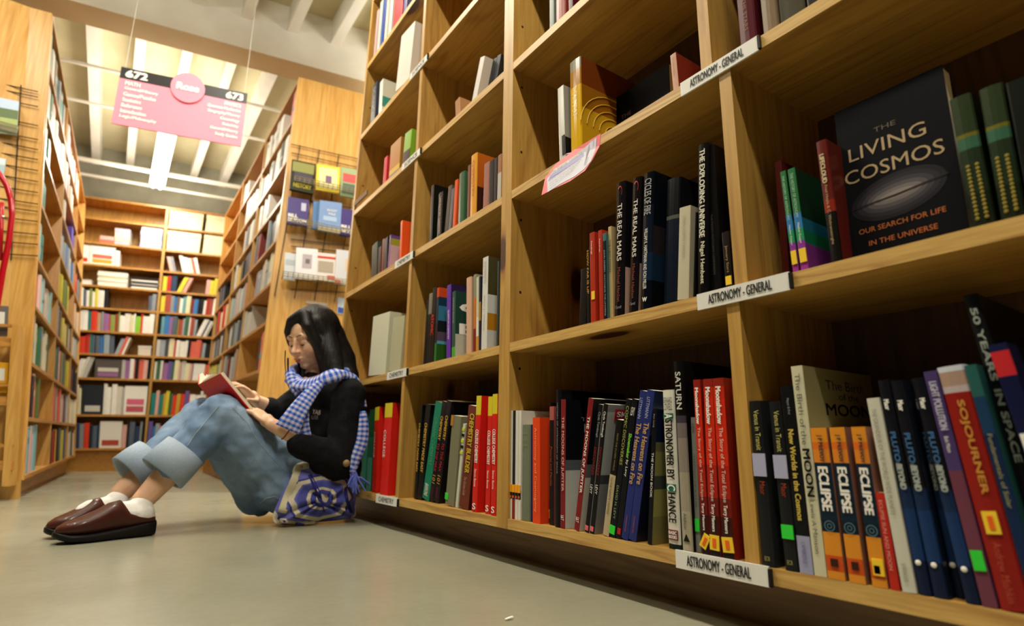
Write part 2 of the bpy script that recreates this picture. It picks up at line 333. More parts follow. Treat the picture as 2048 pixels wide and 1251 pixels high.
# ------------------------------------------------------------------ books of the big bookcases
def snap_s(px, z, w):          # position along the shelf whose image column is px, on the line (depth w, height z)
    lo, hi = -.6, 2.7
    for _ in range(45):
        m_ = (lo+hi)/2
        if proj((X0+w, m_, z))[0] > px: lo = m_
        else: hi = m_
    return lo
YEL = mat('f0c832', .5); ORG = mat('e8641e', .5); GRN = mat('35d23c', .5)
def book_mesh(t, D, w, h, hard, spine, cover, spmat=None, cvmat=None):
    """spine/cover: list of (v_from_top_fraction_end, colour) bands; root t is the Empty"""
    pass
def make_book(org, a, D, w, h, spine, cover=None, hard=False, gloss=.36, yaw=0, label=None, cat='book', group=None, name='book'):
    """org: lowest front point in world; a: lean angle (top towards -y)."""
    spine = spine if isinstance(spine, list) else [(1, spine)]
    cover = cover if isinstance(cover, list) else [(1, cover or spine[0][1])]
    t = .0022 if hard else .0008; b = .0035 if hard else .0006
    t = min(t, w*.2); b = min(b, w*.3)
    lev = sorted({0.0, 1.0} | {1-v for v, _ in spine if v < 1} | {1-v for v, _ in cover if v < 1})
    outer = [(D, w), (b, w), (b*.35, w*.93), (0, w*.62), (0, w*.38), (b*.35, w*.07), (b, 0), (D, 0)]
    inner = [(D, w-t), (b+t, w-t), (b*.5+t, w*.86), (t, w*.62), (t, w*.38), (b*.5+t, w*.14), (b+t, t), (D, t)]
    n = len(outer); vs = []; fs = []; mi = []; mats_ = []; idx = {}
    def M(c, g=None):
        k = str(c)
        if k not in idx: idx[k] = len(mats_); mats_.append(c if isinstance(c, bpy.types.Material) else mat(c, gloss))
        return idx[k]
    def colat(bands, zf):
        v = 1-zf
        for e, c in bands:
            if v <= e+1e-6: return c
        return bands[-1][1]
    for z in lev:
        for x, y in outer: vs.append((x, y, z*h))
        for x, y in inner: vs.append((x, y, z*h))
    for k in range(len(lev)-1):
        zm = (lev[k]+lev[k+1])/2; o = k*2*n; p = (k+1)*2*n
        for i in range(n-1):
            c = colat(spine, zm) if 1 <= i <= 5 else colat(cover, zm)
            fs.append((o+i, o+i+1, p+i+1, p+i)); mi.append(M(c))
            fs.append((o+n+i+1, o+n+i, p+n+i, p+n+i+1)); mi.append(M(c))
        for i in (0, n-1):
            fs.append((o+i, p+i, p+n+i, o+n+i) if i == 0 else (o+i, o+n+i, p+n+i, p+i)); mi.append(M(colat(cover, zm)))
    for i in range(n-1):
        o = (len(lev)-1)*2*n
        fs.append((i, n+i, n+i+1, i+1)); mi.append(M(colat(cover, 0)))
        fs.append((o+i, o+i+1, o+n+i+1, o+n+i)); mi.append(M(colat(cover, 1)))
    me = bpy.data.meshes.new(name); me.from_pydata(vs, [], fs); [me.materials.append(x) for x in mats_]
    me.polygons.foreach_set('material_index', mi); me.update()
    o = bpy.data.objects.new(name, me); COL.objects.link(o)
    lift = w*math.sin(-a) if a < 0 else 0
    o.location = (org[0], org[1], org[2]+lift+.0004); o.rotation_euler = (a, 0, yaw); tag(o, label, cat, group)
    g = .003 if hard else .0
    q = MB(); q.box((b+t+.0002, t+.0001, g+.0002), (D-(.004 if hard else .0004), w-t-.0001, h-g-.0002))
    me2 = bpy.data.meshes.new('page_block'); me2.from_pydata([tuple(v) for v in q.v], [], q.f); me2.materials.append(PAGES)
    o2 = bpy.data.objects.new('page_block', me2); COL.objects.link(o2); o2.parent = o
    return o
def L2W(o, p): return WM(o) @ Vector(p)
def stext(o, w, h, s, v0, v1, u0, u1, m, name='title', bold=0, horiz=False, x=-.0012):
    """text on the spine; v from the top 0..1, u from left 0..1"""
    M_ = WM(o).to_3x3()
    if horiz:
        org = L2W(o, (x, w*(1-u0), h*(1-v1))); text(name, s, m, o, org, M_ @ Vector((0, -w*(u1-u0), 0)), M_ @ Vector((0, 0, h*(v1-v0))), bold)
    else:
        org = L2W(o, (x, w*(1-u0), h*(1-v0))); text(name, s, m, o, org, M_ @ Vector((0, 0, -h*(v1-v0))), M_ @ Vector((0, -w*(u1-u0), 0)), bold)
def decal(o, w, h, v0, v1, u0, u1, m, name='sticker', x=-.0009, rot=0):
    q = MB(); c = ((u0+u1)/2*w, (v0+v1)/2*h); hw, hh = (u1-u0)*w/2, (v1-v0)*h/2; ps = []
    for dx in (x-.0004, x+.0010):
        for a_, b_ in ((-1, -1), (1, -1), (1, 1), (-1, 1)):
            X, Y = a_*hw, b_*hh; X, Y = X*math.cos(rot)-Y*math.sin(rot), X*math.sin(rot)+Y*math.cos(rot)
            ps.append(L2W(o, (dx, w-(c[0]+X), h-(c[1]+Y))))
    q.hexa(ps); return q.build(name, m, o)
def ctext(o, D, h, s, v0, v1, d0, d1, m, name='cover_title', bold=0):
    """text on the front cover (side facing -y); d = depth fraction from spine"""
    M_ = WM(o).to_3x3(); org = L2W(o, (D*d0, -.0006, h*(1-v1)))
    text(name, s, m, o, org, M_ @ Vector((D*(d1-d0), 0, 0)), M_ @ Vector((0, 0, h*(v1-v0))), bold)
cells = {}
CELLN = {'R1': 'middle bay', 'R2': 'right bay', 'L2': 'left bay', 'L1': 'farthest bay'}
ROWN = ['bottom shelf', 'second shelf', 'third shelf', 'fourth shelf', 'fifth shelf', 'sixth shelf']
allb = []; REC = []
def B(row, cell, desc, bl, brx, tl, spine, cover=None, D=.15, hard=False, w=None, h=None, off=.008, gloss=.32, a=None):
    """bl: image point of the spine's lower left corner; brx: column of its lower right; tl: upper left corner"""
    z = ROWZ[row]; bx, by = bl
    if row == 0 and off is None:
        P = onz(bx, by, z); X = min(max(P.x, X0+.002), X0+.2)
    else: X = X0+off
    s1 = snap_s(bx, z, X-X0); s0 = snap_s(brx, z, X-X0)
    width = max(s1-s0, .003)
    if tl is not None:
        T = onx(tl[0], tl[1], X); hh = math.hypot(T.z-z, T.y-s1); ang = math.atan2(s1-T.y, T.z-z)
    else: hh = h; ang = a or lean(s1)*-1
    if a is not None: ang = a
    if h: hh = h
    width *= math.cos(ang) if abs(ang) < .6 else 1
    dl = {'R1': (1.1045, [.503, .486, .519, .5, .5, .5][row]+.0118), 'R2': ([.503, .486, .519, .5, .5, .5][row]-.0118, -.09), 'L2': ([1.712, 1.708][row > 0]-.0118, 1.1505), 'L1': (2.37, 1.7235)}[cell]
    zz = lean((dl[0]+dl[1])/2)*z; s1 = min(s0+width, dl[0]+zz); s0 = max(s0, dl[1]+zz); width = max(min(width, s1-s0), .003)
    pv = [r for r in REC if r[0] == (row, cell)]
    if pv:
        pv = pv[-1]; width = min(width, max(pv[2]-s0-.0006, .003))
        if s0+width > pv[2]: s0 = pv[2]-width-.0006
        t_ = min(pv[4]*math.cos(pv[5]), hh*math.cos(ang)); need = math.tan(pv[5])-(pv[2]-(s0+width)-.0005)/t_
        if math.tan(ang) < need and abs(ang) < .5: ang = math.atan(need)
    if abs(ang) < .5:
        div_s = {'R1': .526, 'L2': 1.16, 'L1': 1.73, 'R2': -.1}[cell]
        if s0-hh*math.sin(ang) < div_s-.012*z-.012*hh: ang = max(ang*.3, math.atan((s0-div_s+.012*z)/hh)) if ang > 0 else ang
    top = (ROWZ+[TOPZ])[row+1]-TH-.004
    hh = min(hh, (top-z)/math.cos(ang)-width*abs(math.sin(ang)))
    D = min(D, DEP-.016-(X-X0))
    key = (row, cell); cells.setdefault(key, []); k = len(cells[key])+1; cells[key].append(1)
    lab = '%s, %s from left, %s, %s' % (desc, ORD[k], ROWN[row], CELLN[cell])
    REC.append((key, k, s0, width, hh, ang, desc))
    o = make_book((X, s0, z), ang, D, width, hh, spine, cover, hard, gloss, label=lab, group='books on the %s of the big pine bookcases' % ROWN[row])
    allb.append((o, desc)); o['_w'] = width
    return o, width, hh, D
def sticker(b, v0, v1, u0=.1, u1=.95, green=False, rot=0):
    o, w, h, D = b; d = decal(o, w, h, v0, v1, u0, u1, GRN if green else YEL, 'price_sticker', rot=rot)
    if not green: decal(o, w, h, v0+(v1-v0)*.2, v0+(v1-v0)*.8, u0+(u1-u0)*.32, u0+(u1-u0)*.68, ORG, 'sticker_print', x=-.0015, rot=rot)
W1 = mat('efeadf', .5); BK = mat('141214', .35); GOLD = mat('d9b148', .4); GRY = mat('9a9aa0', .5); REDT = mat('b3202a', .4); DG = mat('3b3a38', .4)
# ---- bottom shelf, middle bay (row 0, R1)
for i in range(5):
    x = 1012+i*5.8
    b = B(0, 'R1', 'thin %s magazine with an orange sticker' % ('black' if i == 2 else 'white'), (x, 1039+i*.7), x+5.4, (x+2.2, 821), [(.74, '211f20' if i == 2 else 'd8d4c8'), (.82, '1a1718'), (1, '8a1f1c' if i == 2 else 'd8d4c8')], 'cfcabd', D=.2, off=.006)
    decal(b[0], b[1], b[2], .69, .76, .05, .95, mat('f0a01e', .5), 'price_sticker'); decal(b[0], b[1], b[2], .79, .81, .3, .7, mat('e0571c', .5), 'sticker_print')
b = B(0, 'R1', 'grey green cloth hardback with faded gold lettering', (1041.5, 1042), 1058, (1042.5, 849.7), '6d7560', hard=True, off=.008, gloss=.7)
for v in (.08, .15, .21): stext(b[0], b[1], b[2], 'ASTRONOMY' if v > .1 else 'INTRODUCTION TO', v, v+.02, .15, .85, mat('8f8c52', .6), horiz=True)
B(0, 'R1', 'thin dark blue hardback', (1059, 1043), 1064, (1059.5, 849), '26265e', off=.012)
b = B(0, 'R1', 'bright orange red paperback about cosmogony', (1065, 1043), 1080, (1065, 835), 'e0481c', 'd8421a', D=.16, off=.006)
stext(b[0], b[1], b[2], 'Astronomy and Cosmogony', .10, .90, .28, .62, mat('f0a878', .5))
b = B(0, 'R1', 'black paperback with coloured lettering set deeper', (1091, 1045), 1098, (1093, 806), '14161c', '101014', off=.03)
stext(b[0], b[1], b[2], 'THE PLANETS BEYOND US', .2, .8, .25, .75, mat('4f8a7a', .5)); sticker(b, .89, .96)
b = B(0, 'R1', 'black paperback with a faded pink top', (1098.8, 1047), 1107.6, (1099, 813), [(.12, 'a85a52'), (1, '1a1214')], off=.016)
stext(b[0], b[1], b[2], 'Pictures and Planets', .35, .68, .3, .7, mat('a8442a', .5))
b = B(0, 'R1', 'tall black hardback with small white lettering', (1108.6, 1058), 1119, (1111, 780), '121113', '0e0e12', D=.19, hard=True, off=.004)
stext(b[0], b[1], b[2], 'HISTORY OF ASTRONOMY OF SPACE', .10, .62, .42, .62, GRY)
b = B(0, 'R1', 'maroon edged Jupiter moons book standing upright', (1120.4, 1065), 1130, (1122, 799), '7d1f22', [(.48, '111116'), (.56, '55585c'), (1, 'b4b2ac')], D=.17, off=.002)
stext(b[0], b[1], b[2], 'THE MOONS OF JUPITER', .14, .72, .2, .8, mat('d8a8a0', .5), bold=.0002); stext(b[0], b[1], b[2], 'S&T', .90, .94, .2, .8, W1)
ctext(b[0], b[3], b[2], 'THE', .14, .17, .25, .5, GRY); ctext(b[0], b[3], b[2], 'MOONS', .19, .26, .3, .95, GRY)
b = B(0, 'R1', 'maroon edged Jupiter moons book leaning right', (1147.7, 1066.5), 1158, (1176.7, 798), '7d1f22', [(.5, '141418'), (.6, '5e6064'), (1, 'bcbab2')], D=.17, off=.003)
stext(b[0], b[1], b[2], 'THE MOONS OF JUPITER', .14, .72, .2, .8, W1, bold=.0002); stext(b[0], b[1], b[2], 'S&T', .90, .94, .2, .8, W1)
b = B(0, 'R1', 'slim black paperback leaning right with a pink mark', (1169, 1066.5), 1177.5, (1197, 810), '141216', [(1, 'a8a8a4')], off=.004)
stext(b[0], b[1], b[2], 'Clyde Tombaugh', .06, .26, .2, .8, GRY); stext(b[0], b[1], b[2], 'LEVY', .63, .70, .3, .8, W1); decal(b[0], b[1], b[2], .95, .985, .1, .8, mat('d86a72', .5), 'publisher_mark')
stext(b[0], b[1], b[2], 'DISCOVERER', .34, .56, .2, .75, mat('8a2020', .5))
b = B(0, 'R1', 'slim black paperback leaning right with a grey cover', (1179, 1069), 1188, (1207, 809), '141216', [(.06, '8a8c90'), (.55, 'b6b8ba'), (.62, '4a4a4e'), (1, '8c8c8e')], D=.2, off=.003)
stext(b[0], b[1], b[2], 'Clyde Tombaugh', .06, .26, .2, .8, W1); stext(b[0], b[1], b[2], 'LEVY', .63, .70, .3, .8, W1); decal(b[0], b[1], b[2], .95, .985, .1, .8, mat('d86a72', .5), 'publisher_mark')
stext(b[0], b[1], b[2], 'DISCOVERER', .34, .56, .2, .75, mat('8a2020', .5))
o, w, h, D = b; q = MB(); q.hexa([L2W(o, p) for p in ((.02*1, -.0012, h*.87), (.07, -.0012, h*.87), (.07, .0004, h*.87), (.02, .0004, h*.87), (.02, -.0012, h*.965), (.07, -.0012, h*.965), (.07, .0004, h*.965), (.02, .0004, h*.965))]); q.build('red_logo_panel', mat('b02a30', .4), o)
M_ = WM(o).to_3x3(); text('logo_lettering', 'SKY', W1, o, L2W(o, (.025, -.0018, h*.905)), M_ @ Vector((.04, 0, 0)), M_ @ Vector((0, 0, h*.04)), .0006); text('cover_title', 'CL', DG, o, L2W(o, (.03, -.0006, h*.62)), M_ @ Vector((.04, 0, 0)), M_ @ Vector((0, 0, h*.07)))
b = B(0, 'R1', 'half black, half beige paperback leaning right', (1205, 1067.8), 1217, (1232, 841), [(.48, '15130f'), (1, 'b5a380')], '2a2722', off=.004)
stext(b[0], b[1], b[2], 'FROM THE CLOSED WORLD', .12, .44, .5, .75, mat('8a7a56', .5)); stext(b[0], b[1], b[2], 'TO THE INFINITE UNIVERSE', .5, .82, .3, .6, DG)
b = B(0, 'R1', 'black paperback about cosmic discoveries, leaning right', (1219, 1070.4), 1229.5, (1252, 800), '15151a', D=.16, off=.003)
stext(b[0], b[1], b[2], 'COSMIC DISCOVERIES', .05, .48, .3, .8, mat('a8a850', .5)); stext(b[0], b[1], b[2], 'DAVID H. LEVY', .63, .87, .3, .7, mat('8aa07c', .5)); sticker(b, .92, .98, -.1, .9, True)
b = B(0, 'R1', 'black paperback with green lettering, leaning right', (1230.5, 1077), 1241.2, (1263.6, 800), '121216', off=.002)
stext(b[0], b[1], b[2], 'LEVY', .06, .12, .15, .85, W1, horiz=True); stext(b[0], b[1], b[2], 'Shoemaker', .25, .43, .3, .85, mat('7fd24a', .5), bold=.0003); stext(b[0], b[1], b[2], 'by Levy', .44, .56, .3, .8, W1); decal(b[0], b[1], b[2], .93, .97, .3, .9, REDT, 'publisher_mark')
for i, (x, x1, tx, ty) in enumerate(((1242, 1255.6, 1279.8, 784), (1256.5, 1271.6, 1290.5, 782))):
    b = B(0, 'R1', 'navy gold lettered book, %s of pair' % ('left' if i == 0 else 'right'), (x, 1078+4*i), x1, (tx, ty), '27306e', [(.3, '2c3554'), (1, '0f1530')], D=.17, off=.001)
    stext(b[0], b[1], b[2], 'LITTMANN', .05, .19, .2, .6, mat('a8aec8', .5)); stext(b[0], b[1], b[2], 'The Heavens on Fire', .22, .63, .2, .85, mat('c69a5a', .5), bold=.0003); stext(b[0], b[1], b[2], 'CAMBRIDGE', .84, .95, .4, .6, mat('a0522e', .5))
b = B(0, 'R1', 'black moon book with mottled yellow cover', (1294.5, 1092), 1303.5, (1302, 818), '101016', [(.25, '151c3c'), (.32, '6a6a4a'), (.5, '8e8a52'), (.6, '4a4e48'), (.8, 'a09a5a'), (1, '8a8450')], D=.17, off=.001)
stext(b[0], b[1], b[2], 'Kim Long', .04, .14, .3, .7, GRY); stext(b[0], b[1], b[2], 'THE MOON BOOK', .33, .66, .3, .75, W1)
b = B(0, 'R1', 'white hardback with tall black and green lettering', (1336, 1094), 1360.5, (1323.4, 781), [(.97, 'd8d4c6'), (1, '151a1a')], '1a2420', hard=True, off=.002)
stext(b[0], b[1], b[2], 'BERNARD', .05, .085, .12, .9, DG, 'author_name', horiz=True); stext(b[0], b[1], b[2], 'LOVELL', .09, .135, .12, .9, DG, 'author_name', horiz=True)
decal(b[0], b[1], b[2], .155, .19, .1, .9, mat('1e6a58', .4), 'green_letter_panel'); decal(b[0], b[1], b[2], .605, .65, .12, .88, mat('1e6a58', .4), 'green_letter_panel')
stext(b[0], b[1], b[2], 'A', .158, .188, .2, .85, W1, 'title', .0004, x=-.0017); stext(b[0], b[1], b[2], 'STRONOMER', .197, .49, .22, .82, BK, 'title', .0004); stext(b[0], b[1], b[2], 'BY', .515, .575, .22, .82, BK, 'title', .0004)
stext(b[0], b[1], b[2], 'C', .61, .645, .2, .85, W1, 'title', .0004, x=-.0017); stext(b[0], b[1], b[2], 'HANCE', .66, .84, .22, .82, BK, 'title', .0004)
decal(b[0], b[1], b[2], .885, .945, .12, .88, mat('7a2c2c', .4), 'publisher_mark'); stext(b[0], b[1], b[2], 'BASIC', .892, .912, .18, .82, W1, 'publisher_mark', .0002, True, x=-.0017); stext(b[0], b[1], b[2], 'BOOKS', .918, .938, .18, .82, W1, 'publisher_mark', .0002, True, x=-.0017)
b = B(0, 'R1', 'tall hardback, black above and beige below, about Saturn', (1364, 1109), 1384.5, (1345, 724), [(.30, '0c0a0c'), (.34, '3c3640'), (.42, '6e6462'), (.60, '857a70'), (.8, '98907c'), (1, 'a69d86')], '0c0b0d', D=.2, hard=True, off=.0015)
stext(b[0], b[1], b[2], 'SATURN', .06, .265, .25, .8, mat('c8cabe', .5), bold=.0003); stext(b[0], b[1], b[2], 'Addison', .81, .89, .35, .65, DG, 'publisher_mark')
q = MB(); o, w, h, D = b; q.hexa([L2W(o, p) for p in ((-.001, w*.75, h*.05), (-.001, w*.2, h*.05), (.0012, w*.2, h*.05), (.0012, w*.75, h*.05), (-.001, w*.50, h*.085), (-.001, w*.46, h*.085), (.0012, w*.46, h*.085), (.0012, w*.50, h*.085))]); q.build('publisher_mark', BK, o)
b = B(0, 'R1', 'thin grey book with a green price sticker', (1387.5, 1110), 1402, (1376.8, 835), '7d8078', off=.010)
stext(b[0], b[1], b[2], 'KERR', .05, .12, .3, .7, DG); stext(b[0], b[1], b[2], 'SHADOW OF A STAR', .28, .68, .3, .7, mat('55584e', .5)); sticker(b, .76, .85, .1, 1.0, True)
for i, (bx, by, bx1, tx, ty) in enumerate(((1404.5, 1112, 1419, 1386, 760), (1420.5, 1114, 1440.5, 1406, 759), (1446, 1123, 1469, 1431.5, 757))):
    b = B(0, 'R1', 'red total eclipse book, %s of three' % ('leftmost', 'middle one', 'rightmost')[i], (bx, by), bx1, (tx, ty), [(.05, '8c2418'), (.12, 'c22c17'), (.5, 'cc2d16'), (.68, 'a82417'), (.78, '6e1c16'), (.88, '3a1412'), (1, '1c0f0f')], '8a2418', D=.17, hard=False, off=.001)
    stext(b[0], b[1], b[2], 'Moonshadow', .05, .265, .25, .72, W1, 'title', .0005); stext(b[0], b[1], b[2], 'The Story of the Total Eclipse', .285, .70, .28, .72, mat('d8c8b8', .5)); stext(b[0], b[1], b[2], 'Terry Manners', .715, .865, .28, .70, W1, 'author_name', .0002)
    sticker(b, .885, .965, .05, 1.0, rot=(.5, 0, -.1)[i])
# ---- bottom shelf, right bay (row 0, R2)
b = B(0, 'R2', 'tall black hardback set back from the edge', (1501, 1112), 1523, (1492, 743), '141314', D=.2, hard=True, off=.05)
q = decal(b[0], b[1], b[2], .06, .11, .1, .8, mat('3a3a36', .5), 'spine_label')
for i, (bx, x1, tx, ty) in enumerate(((1524, 1551, 1496, 802.5), (1569, 1597, 1535.6, 803.6))):
    b = B(0, 'R2', 'black Venus book with lavender panel, %s one' % ('left', 'right')[i], (bx, 1140), x1, (tx, ty), '1b1c1d', '262829', D=.17, hard=True, off=.001)
    stext(b[0], b[1], b[2], 'Venus in Transit', .06, .31, .4, .8, mat('c9c06a', .5)); stext(b[0], b[1], b[2], 'Maor', .50, .58, .4, .8, mat('a03a24', .5), 'author_name')
    decal(b[0], b[1], b[2], .33, .47, .0, 1.0, mat('a8a8c6', .5), 'lavender_panel'); stext(b[0], b[1], b[2], 'ECR', .94, .965, .3, .7, mat('a8a05a', .5), 'publisher_mark', horiz=True)
    if i: sticker(b, .74, .82, .1, .95, True)
b = B(0, 'R2', 'black book with gold lettering and a lavender foot', (1600, 1143), 1627.5, (1559.8, 773), [(.81, '121214'), (1, '9a9ab8')], off=.0015, D=.16)
stext(b[0], b[1], b[2], 'Mayor & Frei', .07, .16, .4, .65, GRY, 'author_name'); stext(b[0], b[1], b[2], 'New Worlds in the Cosmos', .245, .73, .3, .72, mat('cdb24e', .5), 'title', .0004); stext(b[0], b[1], b[2], 'CAMBRIDGE', .84, .95, .35, .65, mat('6a6a8a', .5), 'publisher_mark')
b = B(0, 'R2', 'tall cream book about the birth of the moon', (1629, 1148), 1654.5, (1579, 733.4), 'c9c4a4', [(.5, '8e8358'), (1, 'a89c72')], D=.2, off=.002)
stext(b[0], b[1], b[2], 'The Birth of the', .04, .395, .28, .72, mat('5a5a4a', .5), 'title'); stext(b[0], b[1], b[2], 'MOON', .415, .64, .22, .8, BK, 'title', .0006); stext(b[0], b[1], b[2], 'Lewis A Manson', .66, .90, .32, .68, mat('5a5a4a', .5), 'author_name')
ctext(b[0], b[3], b[2], 'The Birth', .06, .11, .28, .85, DG); ctext(b[0], b[3], b[2], 'of the', .125, .16, .45, .75, DG); ctext(b[0], b[3], b[2], 'MOON', .185, .245, .25, .9, BK, bold=.0006)
for i, (bx, by, x1, tx, ty) in enumerate(((1656, 1154, 1691, 1620, 856), (1699, 1163, 1732, 1658, 855), (1745, 1166, 1776, 1701.7, 854))):
    b = B(0, 'R2', 'orange and navy eclipse paperback, %s of three' % ('leftmost', 'middle one', 'rightmost')[i], (bx, by), x1, (tx, ty), [(.10, 'd98a28'), (.15, 'd86a20'), (.24, 'd8802a'), (.62, '122636'), (.70, '101c2a'), (.85, 'd98a28'), (.95, 'c8501c'), (1, 'd98a28')], '9a6a58', D=.125, off=.001)
    stext(b[0], b[1], b[2], 'J P McEVOY', .05, .235, .35, .68, DG, 'author_name', .0003); stext(b[0], b[1], b[2], 'ECLIPSE', .27, .56, .2, .78, W1, 'title', .0008)
    n = 18; q = MB(); o, w, h, D = b
    for r0, r1 in ((.0065, .0055), (.003, .0022)):
        p0 = [L2W(o, (-.0012, w*.5+r0*math.cos(2*math.pi*k/n), h*.34+r0*math.sin(2*math.pi*k/n))) for k in range(n)]; p1 = [L2W(o, (-.0012, w*.5+r1*math.cos(2*math.pi*k/n), h*.34+r1*math.sin(2*math.pi*k/n))) for k in range(n)]
        q.add(p0+p1, [(k, (k+1) % n, n+(k+1) % n, n+k) for k in range(n)])
    q.build('eclipse_emblem', mat('5a7a8a', .5), o); decal(o, w, h, .87, .92, .3, .7, mat('3a1a10', .5), 'publisher_mark')
    if i == 2: decal(o, w, h, .83, .93, .2, .95, YEL, 'price_sticker')
b = B(0, 'R2', 'thin red paperback leaning left', (1781, 1177), 1800, (1740, 984.7), 'bb2c20', off=.0015, D=.12)
stext(b[0], b[1], b[2], 'ECLIPSE SUN AND MOON', .08, .8, .3, .7, mat('d8988a', .5))
b = B(0, 'R2', 'slim white paperback leaning left with grey lettering', (1805, 1185), 1834, (1698, 802.5), 'c9c6b6', off=.001, D=.14)
stext(b[0], b[1], b[2], 'THE GRANDEUR OF THE WORLD WIDE PLANETS', .06, .62, .25, .6, mat('8e8a78', .5)); stext(b[0], b[1], b[2], 'SPRINGER', .86, .95, .3, .6, mat('8e8a78', .5))
for i, (bx, x1, tx, ty) in enumerate(((1835.5, 1864, 1729, 765), (1866, 1898, 1758, 766), (1900, 1928, 1786, 764), (1930, 1962, 1807, 760))):
    b = B(0, 'R2', 'black and blue Pluto book, %s of four' % ORD[i+1], (bx, 1192), x1, (tx, ty), [(.52, '14141a'), (.62, '182a4a'), (.85, '1b3560'), (1, '131d38')], '141a28', D=.17, hard=True, off=.002 if i != 2 else .02)
    m1 = mat('3f6a9a', .5); stext(b[0], b[1], b[2], 'PLUTO', .26, .40, .3, .72, m1, 'title', .0004); stext(b[0], b[1], b[2], 'BEYOND', .415, .53, .3, .74, mat('a8aea8', .5), 'title', .0006); stext(b[0], b[1], b[2], 'and', .405, .415, .3, .7, GRY, 'title')
    stext(b[0], b[1], b[2], 'Maor', .10, .15, .3, .7, W1 if i != 2 else GRY, 'author_name', .0004)
    q = MB(); q.ball(L2W(b[0], (-.0005, b[1]*.5, b[2]*.14)), (.0012, .003, .003), n=6); q.build('publisher_mark', W1, b[0])
b = B(0, 'R2', 'purple book about light pollution', (1965, 1211), 1997, (1821, 749), [(.45, '4a3a6a'), (1, '6e3a4a')], D=.18, off=.002)
stext(b[0], b[1], b[2], 'LIGHT POLLUTION', .05, .27, .25, .8, mat('b8b4c8', .5), 'title', .0004); stext(b[0], b[1], b[2], 'Bob Mizon', .30, .37, .35, .65, W1, 'author_name'); sticker(b, .78, .86, .1, .9, True)
b = B(0, 'R2', 'thick red book with gold spine capitals', (1999, 1229), 2066, (1846, 741), [(.025, 'c8ccd8'), (.09, 'a88a7a'), (.12, 'b8a8a8'), (1, '8e1f18')], D=.18, hard=True, off=.001)
stext(b[0], b[1], b[2], 'SOJOURNER', .155, .55, .38, .70, mat('c4883a', .5), 'title', .0005); sticker(b, .62, .71, .25, .75); stext(b[0], b[1], b[2], 'Andrew Mishkin', .74, .97, .35, .62, mat('b04a34', .5), 'author_name')
b = B(0, 'R2', 'blue green book about the solar system leaning left', (2070, 1240), 2100, (1910, 735), [(.14, '2a5a56'), (.3, '1c3a5a'), (1, '16284a')], D=.18, off=.002)
stext(b[0], b[1], b[2], 'Fundamentals of Solar', .3, .6, .3, .7, mat('9a9460', .5))
b = B(0, 'R2', 'tallest black book with large pale lettering, leaning left', (2110, 1240), 2150, (1891.5, 601), '131516', D=.2, hard=True, off=.02)
stext(b[0], b[1], b[2], '50 YEARS', .05, .30, .3, .75, mat('8e958c', .5), 'title', .0005); stext(b[0], b[1], b[2], 'IN SPACE', .33, .56, .3, .75, mat('8e958c', .5), 'title', .0005)
b = B(0, 'R2', 'navy and red book leaning left', (2165, 1250), 2215, (1958.6, 695), [(.03, '171c3e'), (.13, 'c02a30'), (.4, '14183a'), (1, '12163a')], D=.18, off=.002)
decal(b[0], b[1], b[2], .35, .62, .1, .9, W1, 'title_panel'); stext(b[0], b[1], b[2], 'ASTRONOMY', .37, .6, .25, .75, mat('2a3050', .5), x=-.0017)
# ---- second shelf up, middle bay (row 1, R1)
def R(row, cell, desc, bx, brx, tl, sp, cv=None, **k): return B(row, cell, desc, (bx, 0), brx, tl, sp, cv, **k)
R(1, 'R1', 'dark small book in the shade', 1158, 1172, (1162, 540), '191414', off=.02)
b = R(1, 'R1', 'thin black book with yellow lettering', 1174, 1180.5, (1173, 500), '17130c', off=.01); stext(b[0], b[1], b[2], 'HOW FAR IS UP', .02, .6, .2, .8, mat('b8862c', .5), bold=.0002)
b = R(1, 'R1', 'slim red book with a small yellow sticker', 1181.5, 1191.6, (1179, 467), 'a8301c', off=.008); decal(b[0], b[1], b[2], .66, .75, .3, .9, YEL, 'price_sticker'); stext(b[0], b[1], b[2], 'Readings', .1, .25, .3, .6, mat('c88', .5) if 0 else W1)
b = R(1, 'R1', 'slim red book next to a teal topped one', 1199, 1207, (1196, 462), 'a8301c', off=.008); stext(b[0], b[1], b[2], 'Readings', .1, .25, .3, .6, W1)
b = R(1, 'R1', 'black book with a teal top', 1207.6, 1214.4, (1205, 468), [(.09, '3f6a6a'), (1, '12151a')], off=.006); stext(b[0], b[1], b[2], 'JOHN GRIBBIN  WATCHING THE UNIVERSE', .2, .96, .3, .8, GRY, 'title')
b = R(1, 'R1', 'cream paperback with a torn top', 1219, 1226, (1215, 455), 'b7a273', off=.012); stext(b[0], b[1], b[2], 'THE NEW MOON', .15, .5, .2, .8, DG)
